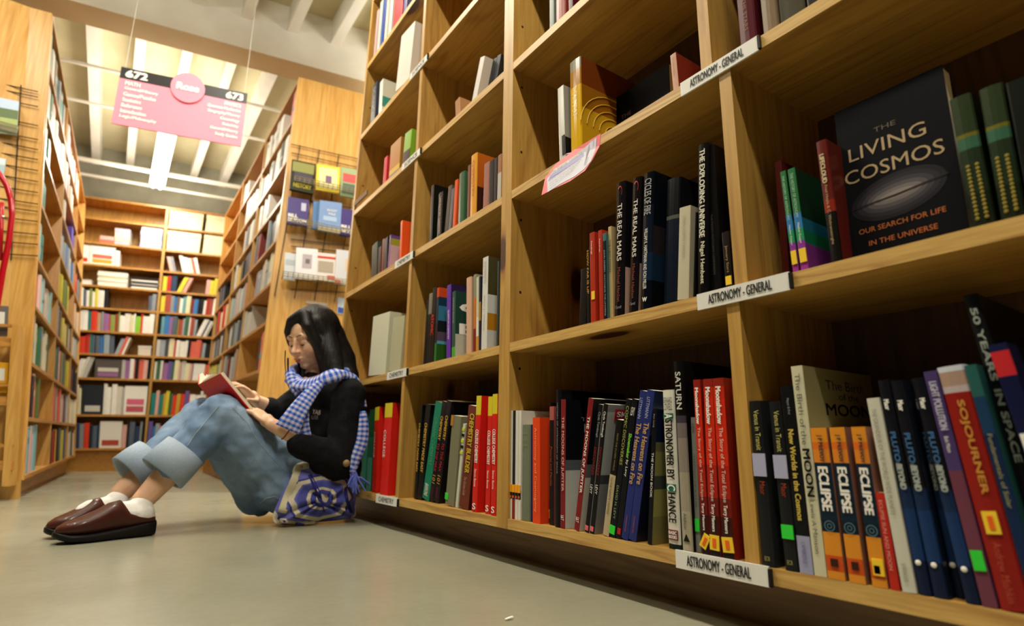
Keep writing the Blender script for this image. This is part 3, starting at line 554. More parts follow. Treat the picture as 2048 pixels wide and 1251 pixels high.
for i, (bx, x1, tx, ty) in enumerate(((1227, 1247, 1231, 370), (1256, 1274, 1264.5, 360))):
    b = R(1, 'R1', 'glossy black book about Mars, %s one' % ('left', 'right')[i], bx, x1, (tx, ty), '151214', [(.65, '131113'), (1, 'b8998a')], D=.19, hard=True, off=.004, gloss=.14)
    stext(b[0], b[1], b[2], 'THE REAL MARS', .17, .60, .3, .75, mat('cfc8c0', .5), 'title', .0003); stext(b[0], b[1], b[2], 'Michael Hanlon', .65, .9, .38, .66, mat('8a4034', .5), 'author_name'); stext(b[0], b[1], b[2], 'Carroll', .93, .95, .25, .8, GRY, 'publisher_mark', horiz=True)
    n = 12; q = MB(); o, w, h, D = b; pa = [(w*.5+.006*math.cos(t_), h*.925+.012*math.sin(t_)) for t_ in np.linspace(.6, 3.9, n)]; pi_ = [(w*.46+.0045*math.cos(t_), h*.925+.0095*math.sin(t_)) for t_ in np.linspace(.6, 3.9, n)]
    q.add([L2W(o, (-.0012, y, z)) for y, z in pa+pi_], [(k, k+1, n+k+1, n+k) for k in range(n-1)]); q.build('crescent_emblem', mat('c04a34', .4), o)
b = R(1, 'R1', 'thick black and deep blue book with glossy jacket', 1279, 1300, (1287, 351), [(.25, '0e1014'), (.6, '131a28'), (.8, '16283e'), (1, '0d1018')], [(.4, '0d1118'), (.6, '2c2428'), (.8, '182c40'), (1, '0c0f14')], D=.22, hard=True, off=.003, gloss=.14)
stext(b[0], b[1], b[2], 'CYCLES OF FIRE', .05, .32, .2, .85, GRY, 'title', .0002); stext(b[0], b[1], b[2], 'WILLIAM K. HARTMANN AND RON MILLER', .42, .86, .3, .62, W1, 'author_name'); stext(b[0], b[1], b[2], 'W', .92, .95, .3, .7, W1, 'publisher_mark', .0004, True)
q = MB(); o, w, h, D = b
for x_, z_ in (((.055, h*.72), (.055, h*.93)), ((.055, h*.93), (.075, h*.93)), ((.075, h*.93), (.075, h*.87)), ((.055, h*.72), (.075, h*.72)), ((.075, h*.72), (.075, h*.75))):
    q.tube([L2W(o, (x_[0], -.0005, x_[1])), L2W(o, (z_[0], -.0005, z_[1]))], .0012, 6)
q.build('cover_letter', mat('b8908a', .4), o)
b = R(1, 'R1', 'thick navy book with a worn black top', 1325, 1352, (1333, 364), [(.3, '101214'), (.33, '55584e'), (1, '0d1626')], D=.2, hard=True, off=.02)
b = R(1, 'R1', 'cream book standing shorter than its dark neighbours', 1354.5, 1377, (1359, 419), 'bfb79c', D=.14, off=.004); stext(b[0], b[1], b[2], 'OUR COSMIC ORIGIN', .1, .55, .35, .6, mat('a09a84', .5))
R(1, 'R1', 'thin dark book right of a cream one', 1379, 1389, (1384, 428), '1c1a16', off=.015)
b = R(1, 'R1', 'tall black book with a white serif title', 1394, 1415, (1399, 292), '101012', D=.2, hard=True, off=.004, gloss=.2)
stext(b[0], b[1], b[2], 'THE EXPLODING UNIVERSE', .04, .63, .25, .75, mat('ddd8c4', .5), 'title', .0004); stext(b[0], b[1], b[2], 'Nigel Henbest', .66, .93, .28, .75, mat('d8ceb0', .5), 'author_name', .0003)
b = R(1, 'R1', 'thick black book with a faint grey title', 1417, 1443, (1419, 292), '0f0d0d', D=.2, hard=True, off=.012); stext(b[0], b[1], b[2], 'THE MOON WATCHERS COMPANION', .48, .88, .4, .6, mat('4a4844', .5))
b = R(1, 'R1', 'dark book with a yellow sticker touching the divider', 1452, 1466, (1446, 465), '1d1412', off=.006); stext(b[0], b[1], b[2], 'January Stars', .25, .72, .3, .75, mat('a88a5a', .5)); decal(b[0], b[1], b[2], .78, .93, .1, .9, YEL, 'price_sticker')
# ---- second shelf up, right bay
R(1, 'R2', 'dark red book set back against the divider', 1566, 1580, (1549, 326), '4a1712', off=.05)
for i, (bx, x1, tx, ty) in enumerate(((1586, 1597.5, 1560, 345), (1602, 1617, 1575, 340))):
    b = R(1, 'R2', 'green and purple history of astronomy book, %s one' % ('left', 'right')[i], bx, x1, (tx, ty), [(.45, '2f7040'), (.6, '3a7ab0'), (.72, '2c9060'), (.85, '8a3a98'), (1, 'a03a90')], [(.5, '12331f'), (.62, '1e6a80'), (.75, '14704a'), (1, '7a3488')], D=.13, off=.003)
    stext(b[0], b[1], b[2], 'THE HISTORY OF ASTRONOMY', .05, .5, .3, .7, mat('a8c8b0', .5)); stext(b[0], b[1], b[2], 'Heather Couper', .55, .75, .3, .7, W1, 'author_name'); decal(b[0], b[1], b[2], .80, .93, .1, 1.0, YEL, 'price_sticker')
b = R(1, 'R2', 'brown and black hardback with a vertical cream title', 1661, 1684, (1630, 286), [(.5, '64201a'), (.6, '8a2a1a'), (1, '14100e')], D=.17, hard=True, off=.004)
stext(b[0], b[1], b[2], 'LIFECLOUD', .12, .36, .25, .65, mat('c8b890', .5), 'title', .0005); stext(b[0], b[1], b[2], 'Fred Hoyle & C. Wickramasinghe', .38, .86, .32, .62, mat('b8a070', .5), 'author_name')
# Living Cosmos, face out
def faceout(row, label, pxa, pxb, topy, thick, cols, off=.03, tilt=.07, group=None, px_top=None):
    z = ROWZ[row]; X = X0+off; a = snap_s(pxa, z, off); b_ = snap_s(pxb, z, off); H = onx((pxa if px_top is None else px_top), topy, X).z-z
    H = min(H, (ROWZ+[TOPZ])[row+1]-TH-z-.004)
    q = MB(); w = a-b_
    def P(u, v, d): return Vector((X+d+v*H*math.sin(tilt), a-u*w, z+.0005+v*H*math.cos(tilt)+ (0)))
    lv = [0]+[c[0] for c in cols]
    for k in range(len(cols)):
        v0, v1 = lv[k], lv[k+1]
        q.hexa([P(0, v0, 0), P(1, v0, 0), P(1, v0, .002), P(0, v0, .002), P(0, v1, 0), P(1, v1, 0), P(1, v1, .002), P(0, v1, .002)], k)
    o = q.build('book', [mat(c[1], .6, .05) for c in cols]); tag(o, label, 'book', group or 'books shown face out on the big pine bookcases')
    q = MB(); q.hexa([P(.004, .004, .0021), P(.99, .004, .0021), P(.99, .004, thick-.002), P(.004, .004, thick-.002), P(.004, .995, .0021), P(.99, .995, .0021), P(.99, .995, thick-.002), P(.004, .995, thick-.002)]); q.build('page_block', PAGES, o)
    q = MB(); q.hexa([P(0, 0, thick-.002), P(1, 0, thick-.002), P(1, 0, thick), P(0, 0, thick), P(0, 1, thick-.002), P(1, 1, thick-.002), P(1, 1, thick), P(0, 1, thick)]); q.build('back_cover', mat(cols[0][1], .3), o)
    return o, P, w, H
def ftext(o, P, s, u0, u1, v0, v1, m, bold=0, name='cover_title'):
    org = P(u0, v0, -.0006); text(name, s, m, o, org, P(u1, v0, -.0006)-org, P(u0, v1, -.0006)-org, bold)
o, P, w, H = faceout(1, 'black book with a printed glowing disc, facing out on the second shelf', 1700, 1941, 95, .03, [(1.0, '0c0b0e')], off=.035, px_top=1925)
CT = mat('a8906c', .4); ftext(o, P, 'THE', .36, .56, .76, .79, mat('5a5040', .5)); ftext(o, P, 'LIVING', .10, .80, .63, .715, CT); ftext(o, P, 'COSMOS', .04, .92, .49, .575, CT)
n = 30; cc = [('19171c', .42, .130), ('27242a', .37, .108), ('3a363c', .32, .086), ('514b4e', .27, .064), ('6e6664', .22, .042), ('857b74', .16, .022)]
for k, (c, ru, rv) in enumerate(cc):
    q = MB(); q.add([P(.49+ru*math.cos(2*math.pi*i/n), .345+.05*ru*math.cos(2*math.pi*i/n)+rv*math.sin(2*math.pi*i/n), -.0003-.0001*k) for i in range(n)], [tuple(range(n))]); q.build('printed_galaxy', mat(c, .4), o)
q = MB(); q.add([P(.08, .325, -.0012), P(.5, .335, -.0012), P(.92, .368, -.0012), P(.92, .374, -.0012), P(.5, .345, -.0012), P(.08, .329, -.0012)], [(0, 1, 4, 5), (1, 2, 3, 4)]); q.build('printed_dust_lane', mat('1a1410', .5), o)
ftext(o, P, 'OUR SEARCH FOR LIFE', .12, .86, .165, .195, mat('b0622c', .5)); ftext(o, P, 'IN THE UNIVERSE', .2, .78, .085, .115, mat('b0622c', .5))
for i, (bx, x1, tx, ty) in enumerate(((1945, 1992, 1897, 201), (2001, 2052, 1956, 182))):
    b = R(1, 'R2', 'large green patterned volume with gold bands, %s one' % ('left', 'right')[i], bx, x1, (tx, ty), [(.30, '2e3a22'), (.33, '6a6420'), (.42, '38604a'), (.75, '24301e'), (1, '1c2416')], '141a12', D=.2, hard=True, off=.006)
    for u in (.3, .7):
        q = MB()
        for k in range(14): q.ball(L2W(b[0], (-.0004, b[1]*u, b[2]*(.06+.03*k))), (.0008, .0022, .0022), n=4)
        q.build('gold_pattern', mat('8a7a2c', .5), b[0])
R(1, 'R2', 'dark volume at the right picture edge', 2060, 2110, (2012, 168), '141812', off=.006, D=.2)
# ---- third shelf up, middle bay
b = R(2, 'R1', 'slim white book with a black inked picture', 1119, 1131, (1115, 178.5), 'ccc9be', [(.7, '9a978c'), (.95, '1a1816'), (1, 'b8b5aa')], off=.006, gloss=.2); decal(b[0], b[1], b[2], .68, .93, .55, 1.0, BK, 'printed_figure')
b = R(2, 'R1', 'thick yellow hardback with glossy silver top', 1140.5, 1163, (1138, 128.6), [(.12, '8e8878'), (.3, 'a8741c'), (1, 'd2a414')], [(.3, '6a3210'), (.55, '8a5814'), (1, 'b8901c')], D=.23, hard=True, off=.004, gloss=.12)
o, w, h, D = b
for k in range(5):
    r0 = .025+.018*k; q = MB(); q.tube([L2W(o, (.10+r0*math.cos(t_)*1.05, -.0006, h*.25+r0*math.sin(t_))) for t_ in np.linspace(.1, math.pi-.1, 16)], .0014, 5); q.build('printed_ring', mat('c8a030', .4), o)
stext(o, w, h, 'THE BIG SPLAT', .3, .62, .3, .7, mat('f0d878', .4))
o, P, w, H = faceout(2, 'black book with a pale title facing out on the third shelf', 1234, 1342, 128, .025, [(1.0, '0f0d0c')], off=.11, tilt=.04, px_top=1326)
ftext(o, P, 'THE', .10, .30, .60, .66, mat('6a5c40', .5)); ftext(o, P, 'INTELLIGENT', .03, 1.0, .40, .53, mat('8a7a58', .5), .0003); ftext(o, P, 'UNIVERSE', .08, .8, .22, .33, mat('8a7a58', .5), .0003)
b = R(2, 'R1', 'small pink book with a dark red cover', 1346.5, 1358, (1340, 112), 'c08e74', '6e1f18', D=.12, off=.004); stext(b[0], b[1], b[2], 'The Labyrinth Beast', .1, .6, .3, .6, mat('8a5a48', .5))
# ---- third shelf, right bay
b = R(2, 'R2', 'dark maroon hardback beside the divider', 1480, 1513, None, '50141e', D=.2, hard=True, h=.27, off=.004); stext(b[0], b[1], b[2], 'ASTRONOMY OF THE STARS', .3, .9, .4, .6, mat('8a5a3a', .5))
R(2, 'R2', 'worn brown patterned hardback', 1526, 1556, None, [(1, '7e6a52')], D=.2, hard=True, h=.26, off=.006)
R(2, 'R2', 'wide dark olive volume', 1562, 1612, None, '3c3724', D=.2, h=.25, off=.012)
R(2, 'R2', 'black volume next to an olive one', 1616, 1660, None, '15130f', D=.2, h=.25, off=.01)
# ---- fourth shelf up, middle bay and right bay
R(3, 'R1', 'pale grey volume by the panel', 1099, 1108, None, '6f7a70', h=.25, off=.01); R(3, 'R1', 'red leather volume', 1111, 1130, None, '8a3422', h=.26, D=.2, hard=True, off=.006); R(3, 'R1', 'dark maroon volume', 1137, 1146, None, '4a1218', h=.26, off=.01)
# ---- left unit, bottom shelf
for i in range(2):
    b = B(0, 'L2', 'black chemistry book with yellow lettering, %s one' % ('left', 'next')[i], ((827.6, 833.2)[i], 988), (832.8, 842.8)[i], ((840, 810), (851.7, 810))[i], '121411', D=.17, off=.03); stext(b[0], b[1], b[2], 'CHEMISTRY MADE EASY', .2, .72, .25, .75, mat('d6a84a', .5), bold=.0003)
b = B(0, 'L2', 'green chemistry book leaning right', (843.4, 990), 856.7, (870.5, 807.6), '157a5c', D=.17, off=.028); stext(b[0], b[1], b[2], 'ORGANIC CHEMISTRY', .16, .65, .3, .75, mat('5a9a6a', .5)); stext(b[0], b[1], b[2], 'BARRONS', .84, .96, .25, .75, W1, 'publisher_mark')
for i in range(2):
    b = B(0, 'L2', 'black book with red and yellow lettering, %s one' % ('left', 'right')[i], ((857.4, 992), (867, 994))[i], (866.4, 876.6)[i], ((884, 805), (893, 803.6))[i], '161213', D=.18, off=.026); stext(b[0], b[1], b[2], 'CHEMISTRY', .15, .39, .25, .75, mat('d6a83a', .5), bold=.0003); stext(b[0], b[1], b[2], 'TO THE MAX', .42, .7, .25, .75, mat('9a2430', .5), bold=.0004); stext(b[0], b[1], b[2], '101', .74, .82, .2, .8, mat('c8922e', .5)); stext(b[0], b[1], b[2], 'LIGHT', .86, .96, .3, .7, mat('7a2040', .5))
b = B(0, 'L2', 'olive grey book with a green sticker', (889.8, 998), 907, (904.8, 833.8), '77755c', off=.016, gloss=.6); decal(b[0], b[1], b[2], .88, .95, -.05, .3, GRN, 'price_sticker'); decal(b[0], b[1], b[2], .0, .12, -.1, .2, mat('a87a30', .5), 'orange_tab')
b = B(0, 'L2', 'thin white book with black and yellow stripes', (910, 1000), 914.8, (926, 848), 'c6c8b4', off=.014)
for k in range(5): decal(b[0], b[1], b[2], .05+.07*k, .085+.07*k, 0, 1, BK if k % 2 else mat('c8c830', .5), 'stripe')
b = B(0, 'L2', 'brown book with yellow capital lettering', (917, 1003), 936, (936.8, 814.8), '6a2f1d', '3a1a12', off=.010, D=.16); stext(b[0], b[1], b[2], 'CHEMISTRY BUILDER', .08, .66, .3, .75, mat('cdb030', .5), 'title', .0005); stext(b[0], b[1], b[2], 'The Ultimate Guide', .70, .88, .3, .6, mat('a88a78', .5))
for i, (p, x1, tl) in enumerate((((943, 1013), 953, (950.6, 792.4)), ((969.7, 1014), 978.8, (976.5, 793.5)), ((981, 1020), 991, (988, 788)))):
    b = B(0, 'L2', 'red yellow topped book, %s of three' % ('leftmost', 'middle one', 'rightmost')[i], p, x1, tl, [(.17, 'd3c12c'), (1, 'cf2219')], [(1, 'cf2219')], D=(.2, .12, .1)[i], off=(.004, .009, .003)[i]); stext(b[0], b[1], b[2], 'COLLEGE CHEMISTRY', .30, .59, .2, .8, W1, 'title', .0003); stext(b[0], b[1], b[2], 'Steven Boone', .64, .79, .3, .7, W1, 'author_name'); stext(b[0], b[1], b[2], 'S', .93, .98, .2, .8, W1, 'publisher_mark', .0005, True)
B(0, 'L1', 'teal green book beside the scarf end', (719, 960), 729, (730, 825), [(.4, '1c5a44'), (1, '3fa88a')], off=.035)
B(0, 'L1', 'dark to light green book', (731, 969), 740.4, (739.8, 819), [(.35, '14502c'), (.6, '2a7a58'), (1, '4fae92')], off=.028)
for i, (p, x1, tl) in enumerate((((743, 974), 751.5, (750, 814.8)), ((759.5, 984), 774.5, (770.5, 807)))):
    b = B(0, 'L1', 'red book with yellow top, %s one' % ('left', 'right')[i], p, x1, tl, [(.16, 'd3c12c'), (1, 'd3261b')], 'cf2219', D=(.16, .1)[i], off=(.02, .008)[i]); stext(b[0], b[1], b[2], 'COLLEGE', .3, .6, .1, .4, W1, 'title')
# ---- left unit, second shelf up
L = 'L2'
R(1, L, 'thin black book in front of the divider', 845.8, 849.8, (853.8, 600), '171513'); R(1, L, 'thin black book with grey top', 850.2, 856.8, (856, 589), [(.3, '7a776a'), (1, '161412')])
b = R(1, L, 'black book with red lettering', 857.2, 866, (864.6, 577), '151210'); stext(b[0], b[1], b[2], 'ATOMIC', .36, .64, .1, .7, mat('c22a20', .5), bold=.0005)
b = R(1, L, 'multicoloured book with an orange top', 867, 871.5, (872, 577), [(.13, 'c8441c'), (.5, '1a3040'), (.75, '2a2028'), (1, '2f6a2a')], [(.13, 'd04a20'), (.25, '183a50'), (.45, '3a7a98'), (.6, '1c2024'), (.72, '5a4a5e'), (.76, '58a0c0'), (1, '2c5a22')], D=.17)
b = R(1, L, 'purple book with white lettering', 892.4, 900.8, (894, 571.7), '5f2fa0', '2a1c44', off=.006); stext(b[0], b[1], b[2], 'QUANTUM CHEMISTRY', .35, .75, .3, .7, W1)
b = R(1, L, 'dark green book with big G and B letters', 903, 909.8, (904.7, 584), [(.85, '2f4d44'), (1, '4aa038')], [(.66, '1d4034'), (1, 'b8b8a8')], D=.17, off=.005); ctext(b[0], b[3], b[2], 'G', .17, .33, .08, .7, W1, bold=.001); ctext(b[0], b[3], b[2], 'B', .50, .66, .08, .6, W1, bold=.001); stext(b[0], b[1], b[2], 'GREEN BOOK', .1, .5, .3, .7, GRY)
R(1, L, 'pale pink hardback', 931, 941, (932, 557), 'cfa488', 'a88a78', hard=True, D=.16); R(1, L, 'grey book with an orange and red foot', 946, 951, (947, 550), [(.3, '8a8a70'), (.7, 'c8701c'), (1, '8a2418')], off=.014); R(1, L, 'slim cream and yellow book', 951.6, 956.4, (952.5, 555), [(.55, 'c6c2ac'), (.8, 'd8d4c4'), (1, 'c88a2c')]); R(1, L, 'slim book, navy above orange', 957, 961.2, (957.7, 554), [(.35, '1e2230'), (.6, 'a07a2c'), (1, '28202c')])
b = R(1, L, 'tall white hardback with a photo of yellow grain', 962, 973, (966, 516.6), 'd2d0c8', [(.42, '4a4428'), (.62, 'd0cdc4'), (.80, 'b87c1c'), (1, 'c8c6be')], D=.14, off=.003); stext(b[0], b[1], b[2], 'BIOCHEMISTRY', .05, .30, .3, .7, mat('a89c9c', .5)); stext(b[0], b[1], b[2], 'Alan J. White', .42, .80, .3, .6, mat('a89c9c', .5)); ctext(b[0], b[3], b[2], 'R', .48, .58, .25, .75, mat('6a3020', .5), bold=.0006)
R(1, L, 'thin dark grey book touching the double upright', 992.3, 995.5, (997, 522), '39423e', off=.004)
b = R(1, 'L1', 'thick white binder standing alone', 736, 770, (746, 638), 'cfcdb4', 'c4c2a8', D=.2, off=.006); R(1, 'L1', 'thick beige volume beside the white binder', 776, 799, (786, 640), 'b4b090', D=.16, off=.01)
# ---- left unit, third shelf up
b = R(2, L, 'black book with pale lettering by the divider', 858.5, 864, (863, 372.5), '14140f', '11120e', D=.15); ctext(b[0], b[3], b[2], 'Fun', .12, .26, .15, .95, mat('b0ad94', .5), bold=.0006)
b = R(2, L, 'black book with a pale rose title', 874, 882.5, (878, 388), '15120f', off=.004); stext(b[0], b[1], b[2], 'LABORATORY CHEMISTRY', .1, .95, .3, .7, mat('a8907c', .5), bold=.0003)
R(2, L, 'dark grey brown book', 888, 895.3, (897, 374.5), '4e4a44'); R(2, L, 'grey book beside the orange one', 896.2, 902, (903, 380), '5e5a5c'); R(2, L, 'thin bright orange book', 904.7, 910.5, (907, 364), 'd8521c'); R(2, L, 'dark green hardback', 915, 926, (918, 348.6), '3c5f42', hard=True, D=.16); R(2, L, 'slim brown book beside a large orange one', 933.6, 938.4, (936, 332), '7a4a38')
b = R(2, L, 'thick orange hardback', 938.8, 951, (941.7, 313), 'd9952c', [(.55, 'b05a1a'), (1, '3a1c12')], hard=True, D=.17, off=.004); stext(b[0], b[1], b[2], 'CHEMISTRY', .1, .7, .3, .7, mat('b8702a', .5)); ctext(b[0], b[3], b[2], 'C', .48, .6, .15, .5, mat('6a2a18', .5), bold=.0006)
R(2, L, 'dusty pink book', 966, 976, (968.7, 328.8), '9a6658'); R(2, L, 'black hardback between pink and purple', 977, 986, (979, 324), '15130f'); b = R(2, L, 'dark purple book', 987, 993, (988.5, 318), '2a2428'); R(2, L, 'book with brown top and white foot', 994, 1001.5, (996, 312), [(.4, '9a6a48'), (1, 'b5b0a4')])
R(2, 'L1', 'dark grey green book leftmost', 742, 753, (744, 492), '3a3f32', off=.015); R(2, 'L1', 'dark red book', 755, 761, (757, 496), '3f1410', off=.012); R(2, 'L1', 'slim red brown book', 762, 766, (765, 479.5), '7a3426'); R(2, 'L1', 'slim black book with coloured marks', 766.5, 773.2, (769, 478.5), '24201c'); R(2, 'L1', 'book with pink cover and yellow title', 774.4, 777, (779.6, 471), '7a4a8a', [(.1, '6a4a94'), (.3, '9aa030'), (1, 'c4a8b0')], D=.2, off=.004); R(2, 'L1', 'slim orange book against the divider', 798.5, 802.5, (801.5, 443), 'e0521c', off=.004)
# ---- upper shelves of the left unit
R(3, 'L1', 'bright red slim book', 765, 771.5, (768.8, 317), 'c22a30'); R(3, 'L1', 'tan book with a blue and yellow foot', 777, 798, (781.7, 293.5), [(.75, 'a8742c'), (.9, 'c8a82c'), (1, '3a5a8a')], '9a6a2c'); R(3, 'L1', 'green book with black foot', 804, 818, (810, 271), [(.6, '7ca82c'), (1, '14180e')], D=.17, off=.004)
R(3, L, 'small tan book lying low', 912, 921, (910, 204), 'a87a52', off=.03)
R(3, L, 'pale book leaning in front of grey ones', 940, 950, None, 'd8d2cc', h=.15, D=.2, a=.35, off=.02)
for i, (a_, b_, t_) in enumerate(((960, 967, (962, 140)), (969, 976, (971, 133)), (978, 986, (980, 126)))): R(3, L, 'dark grey book, %s in a small row' % ORD[i+1], a_, b_, t_, '34363a', off=.05)

b = R(4, 'L1', 'black book with pale lettering, leftmost', 740, 749, (745.6, 172.7), '1d1f20', [(1, '3a3c50')]); stext(b[0], b[1], b[2], 'SCIENCE', .1, .8, .25, .75, GRY)
R(4, 'L1', 'white book with a teal panel', 756.5, 763, (760, 165.5), 'd8d6c8', [(.5, 'c8c4b0'), (.8, '3a8a78'), (1, 'c8c4b0')], D=.15); R(4, 'L1', 'large white box volume', 790, 818, (802, 80), 'd9d3c8', 'd0c8bc', D=.2, off=.004)
for i, (a_, b_, c_, hh) in enumerate(((746, 750, 'c8a0a0', .25), (752, 758, 'b8bcb8', .27), (760, 765, '2c4c9c', .26), (767, 772, 'd0c8b8', .28), (775, 781, 'cfd2c8', .30), (785, 803, 'cc4448', .30), (806, 812, '5a5c8a', .28))): R(5, 'L1', '%s book' % ('pale pink', 'pale grey', 'blue', 'cream', 'white', 'thick coral red', 'slate violet')[i], a_, b_, None, c_, h=hh)
R(5, L, 'yellow book seen above the shelf edge', 915, 922, None, 'b8962c', h=.2, a=-.25)
# ---- laminated pink shelf talker hanging from the shelf lip
q = MB(); ofs = -.012
ptsA = [(1083, 390), (1090, 356), (1110, 329), (1150, 298), (1201, 267), (1199, 292), (1186, 318), (1170, 341), (1140, 362), (1110, 376)]
P_ = [onx(x, y, X0+ofs-.015*max(0, (y-300)/90)) for x, y in ptsA]; n = len(P_)
q.add(P_+[p+Vector((.0012, 0, 0)) for p in P_], [tuple(range(n)), tuple(range(2*n-1, n-1, -1))]+[(i, (i+1) % n, n+(i+1) % n, n+i) for i in range(n)])
tk = q.build('shelf_talker', mat('ee7a80', .25)); tag(tk, 'curled pink edged recommendation card hanging from the shelf edge', 'card')
ptsB = [(1095, 384), (1094, 358), (1108, 338), (1150, 311), (1193, 275), (1192, 296), (1182, 322), (1168, 338), (1150, 352), (1120, 368)]
def poly(name, pts, d, m): 
    q = MB(); P2 = [onx(x, y, X0+ofs-.015*max(0, (y-300)/90)-d) for x, y in pts]; q.add(P2, [tuple(range(len(P2)))]); return q.build(name, m, tk)
poly('printed_panel', ptsB, .0006, mat('d8d6e2', .3)); poly('printed_band', [(1096, 362), (1100, 350), (1168, 304), (1168, 312)], .0009, mat('a9a4d0', .3))
def ttext(s, a, b_, hpx, m):
    A_, B_ = onx(*a, X0+ofs-.015*max(0, (a[1]-300)/90)-.0014), onx(*b_, X0+ofs-.015*max(0, (b_[1]-300)/90)-.0014); text('lettering', s, m, tk, A_, B_-A_, Vector((0, 0, hpx)))
ttext('The Singular Universe', (1101, 349), (1164, 308), .008, mat('b8ac5c', .4))
for i, s in enumerate(('a friendly guide to the sky with many', 'pictures of planets and stars and', 'good charts for any new observer', 'of the night, winter and summer', 'and easy to read in the garden')):
    ttext(s, (1098+.5*i, 358+5*i), (1163-4*i, 319+5.5*i), .0028, mat('8e8a7a', .5))
poly('printed_figure', [(1172, 300), (1180, 283), (1189, 278), (1188, 292), (1180, 300), (1178, 312), (1172, 330), (1168, 330), (1172, 316)], .0009, mat('bcb4be', .4))
q = MB(); q.tube([onx(1133, 309, X0+ofs-.002), onx(1133, 309, X0+ofs-.002)+Vector((.012, 0, .006)), onx(1133, 309, X0+ofs-.002)+Vector((.03, 0, .004))], .0025, 6); q.build('clear_clip', mat('e8c8c8', .2), tk)

import os
if os.environ.get('DBG'):
    for i in range(len(REC)-1):
        A_, B_ = REC[i], REC[i+1]
        if A_[0] != B_[0]: continue
        t = min(A_[4]*math.cos(A_[5]), B_[4]*math.cos(B_[5]))
        g0 = A_[2]-(B_[2]+B_[3]); g1 = A_[2]-t*math.tan(A_[5])-(B_[2]+B_[3]-t*math.tan(B_[5]))
        if min(g0, g1) < -.001: print('GAP', A_[0], A_[1], '%.1f %.1f mm w=%.1f/%.1f a=%.1f/%.1f' % (g0*1000, g1*1000, A_[3]*1000, B_[3]*1000, math.degrees(A_[5]), math.degrees(B_[5])), A_[6][:30], '|', B_[6][:30])
    for r in REC:
        if len(r[6].split()) > 9: print('LONG', len(r[6].split()), r[6])

q = MB(); A_, B_ = onx(708, 412, X0-.004), onx(733, 388, X0-.004); q.hexa([A_, B_, B_+Vector((.006, 0, 0)), A_+Vector((.006, 0, 0)), A_+Vector((0, 0, .02)), B_+Vector((0, 0, .02)), B_+Vector((.006, 0, .02)), A_+Vector((.006, 0, .02))]); q.build('worn_clip', mat('7a6248', .6), CL_)
# ------------------------------------------------------------------ the other bookcases (each spans four corner points)
class Frame:
    """near/far, bottom/top corners of a case front; w runs into the case"""
    def __init__(s, nb, nt, fb, ft, wdir): s.c = [Vector(v) for v in (nb, nt, fb, ft)]; s.w = Vector(wdir).normalized(); s.L = (s.c[2]-s.c[0]).length; s.Hh = (s.c[1]-s.c[0]).length
    def p(s, u, v, w=0):
        a = s.c[0].lerp(s.c[1], v); b = s.c[2].lerp(s.c[3], v); return a.lerp(b, u)+s.w*w
    def hexa(s, q, u0, u1, v0, v1, w0, w1, mi=0):
        q.hexa([s.p(u0, v0, w0), s.p(u1, v0, w0), s.p(u1, v0, w1), s.p(u0, v0, w1), s.p(u0, v1, w0), s.p(u1, v1, w0), s.p(u1, v1, w1), s.p(u0, v1, w1)], mi)
    def upx(s, px, v, w=0, axis=0):
        lo, hi = -.5, 1.5; f = lambda u: proj(s.p(u, v, w))[axis]; inc = f(1) > f(0)
        for _ in range(40):
            m_ = (lo+hi)/2
            if (f(m_) < px) == inc: lo = m_
            else: hi = m_
        return lo
    def vpy(s, py, u, w=0):
        lo, hi = -.3, 1.3
        for _ in range(40):
            m_ = (lo+hi)/2
            if proj(s.p(u, m_, w))[1] > py: lo = m_
            else: hi = m_
        return lo
def case(name, label, fr, divs, rows, depth, wm_s, wm_u, kick=True, endu=None, extra_back=True):
    t = empty(name, ((fr.c[0]+fr.c[2])/2+fr.w*depth/2).to_tuple()[:2]+(0,), label=label, cat='bookcase')
    th = .02/fr.L; tv = .020/fr.Hh
    for u in (0, 1-th): q = MB(); fr.hexa(q, u, u+th, 0 if False else rows[0]-tv, 1, 0, depth); q.build('side_panel', wm_u, t)
    for k, v in enumerate(rows+[1]):
        q = MB(); fr.hexa(q, th, 1-th, v-tv, v, .001, depth); q.build('shelf', wm_s, t)
    for u in divs: q = MB(); fr.hexa(q, u-th/2, u+th/2, rows[0], 1-tv, .0015, depth-.002); q.build('divider', wm_u, t)
    q = MB(); fr.hexa(q, 0, 1, rows[0]-tv, 1, depth, depth+.01); q.build('back_panel', wm_u, t)
    if kick:
        a, b = fr.p(0.002, rows[0]-tv, .05), fr.p(.998, rows[0]-tv, .05); c, d = a+fr.w*(depth-.06), b+fr.w*(depth-.06)
        f0 = lambda v: Vector((v.x, v.y, 0)); q = MB(); q.hexa([f0(a), f0(b), f0(d), f0(c), a, b, d, c]); q.build('kick_board', wm_s, t)
    return t
R_ = random.Random(7)
PAL = ['e8e4da', 'd9d4c6', 'c9c6bc', 'f0ede4', 'b8b6b0', '8c9096', '5a6474', '30405c', '2a3038', '1e1e22', 'b5342c', 'd8402a', 'd86a58', 'a04a3a', '7a2f2c', 'c8a040', 'd8c840', '8a9a50', '3f6a4c', '2a8078', '6aa0a8', '3f7ab8', '6a5a98', '9a6a9c', 'd8a8a0', 'b89a80', '7a6a5a', 'e0d8b0', '4a4a50', '98a4ac']
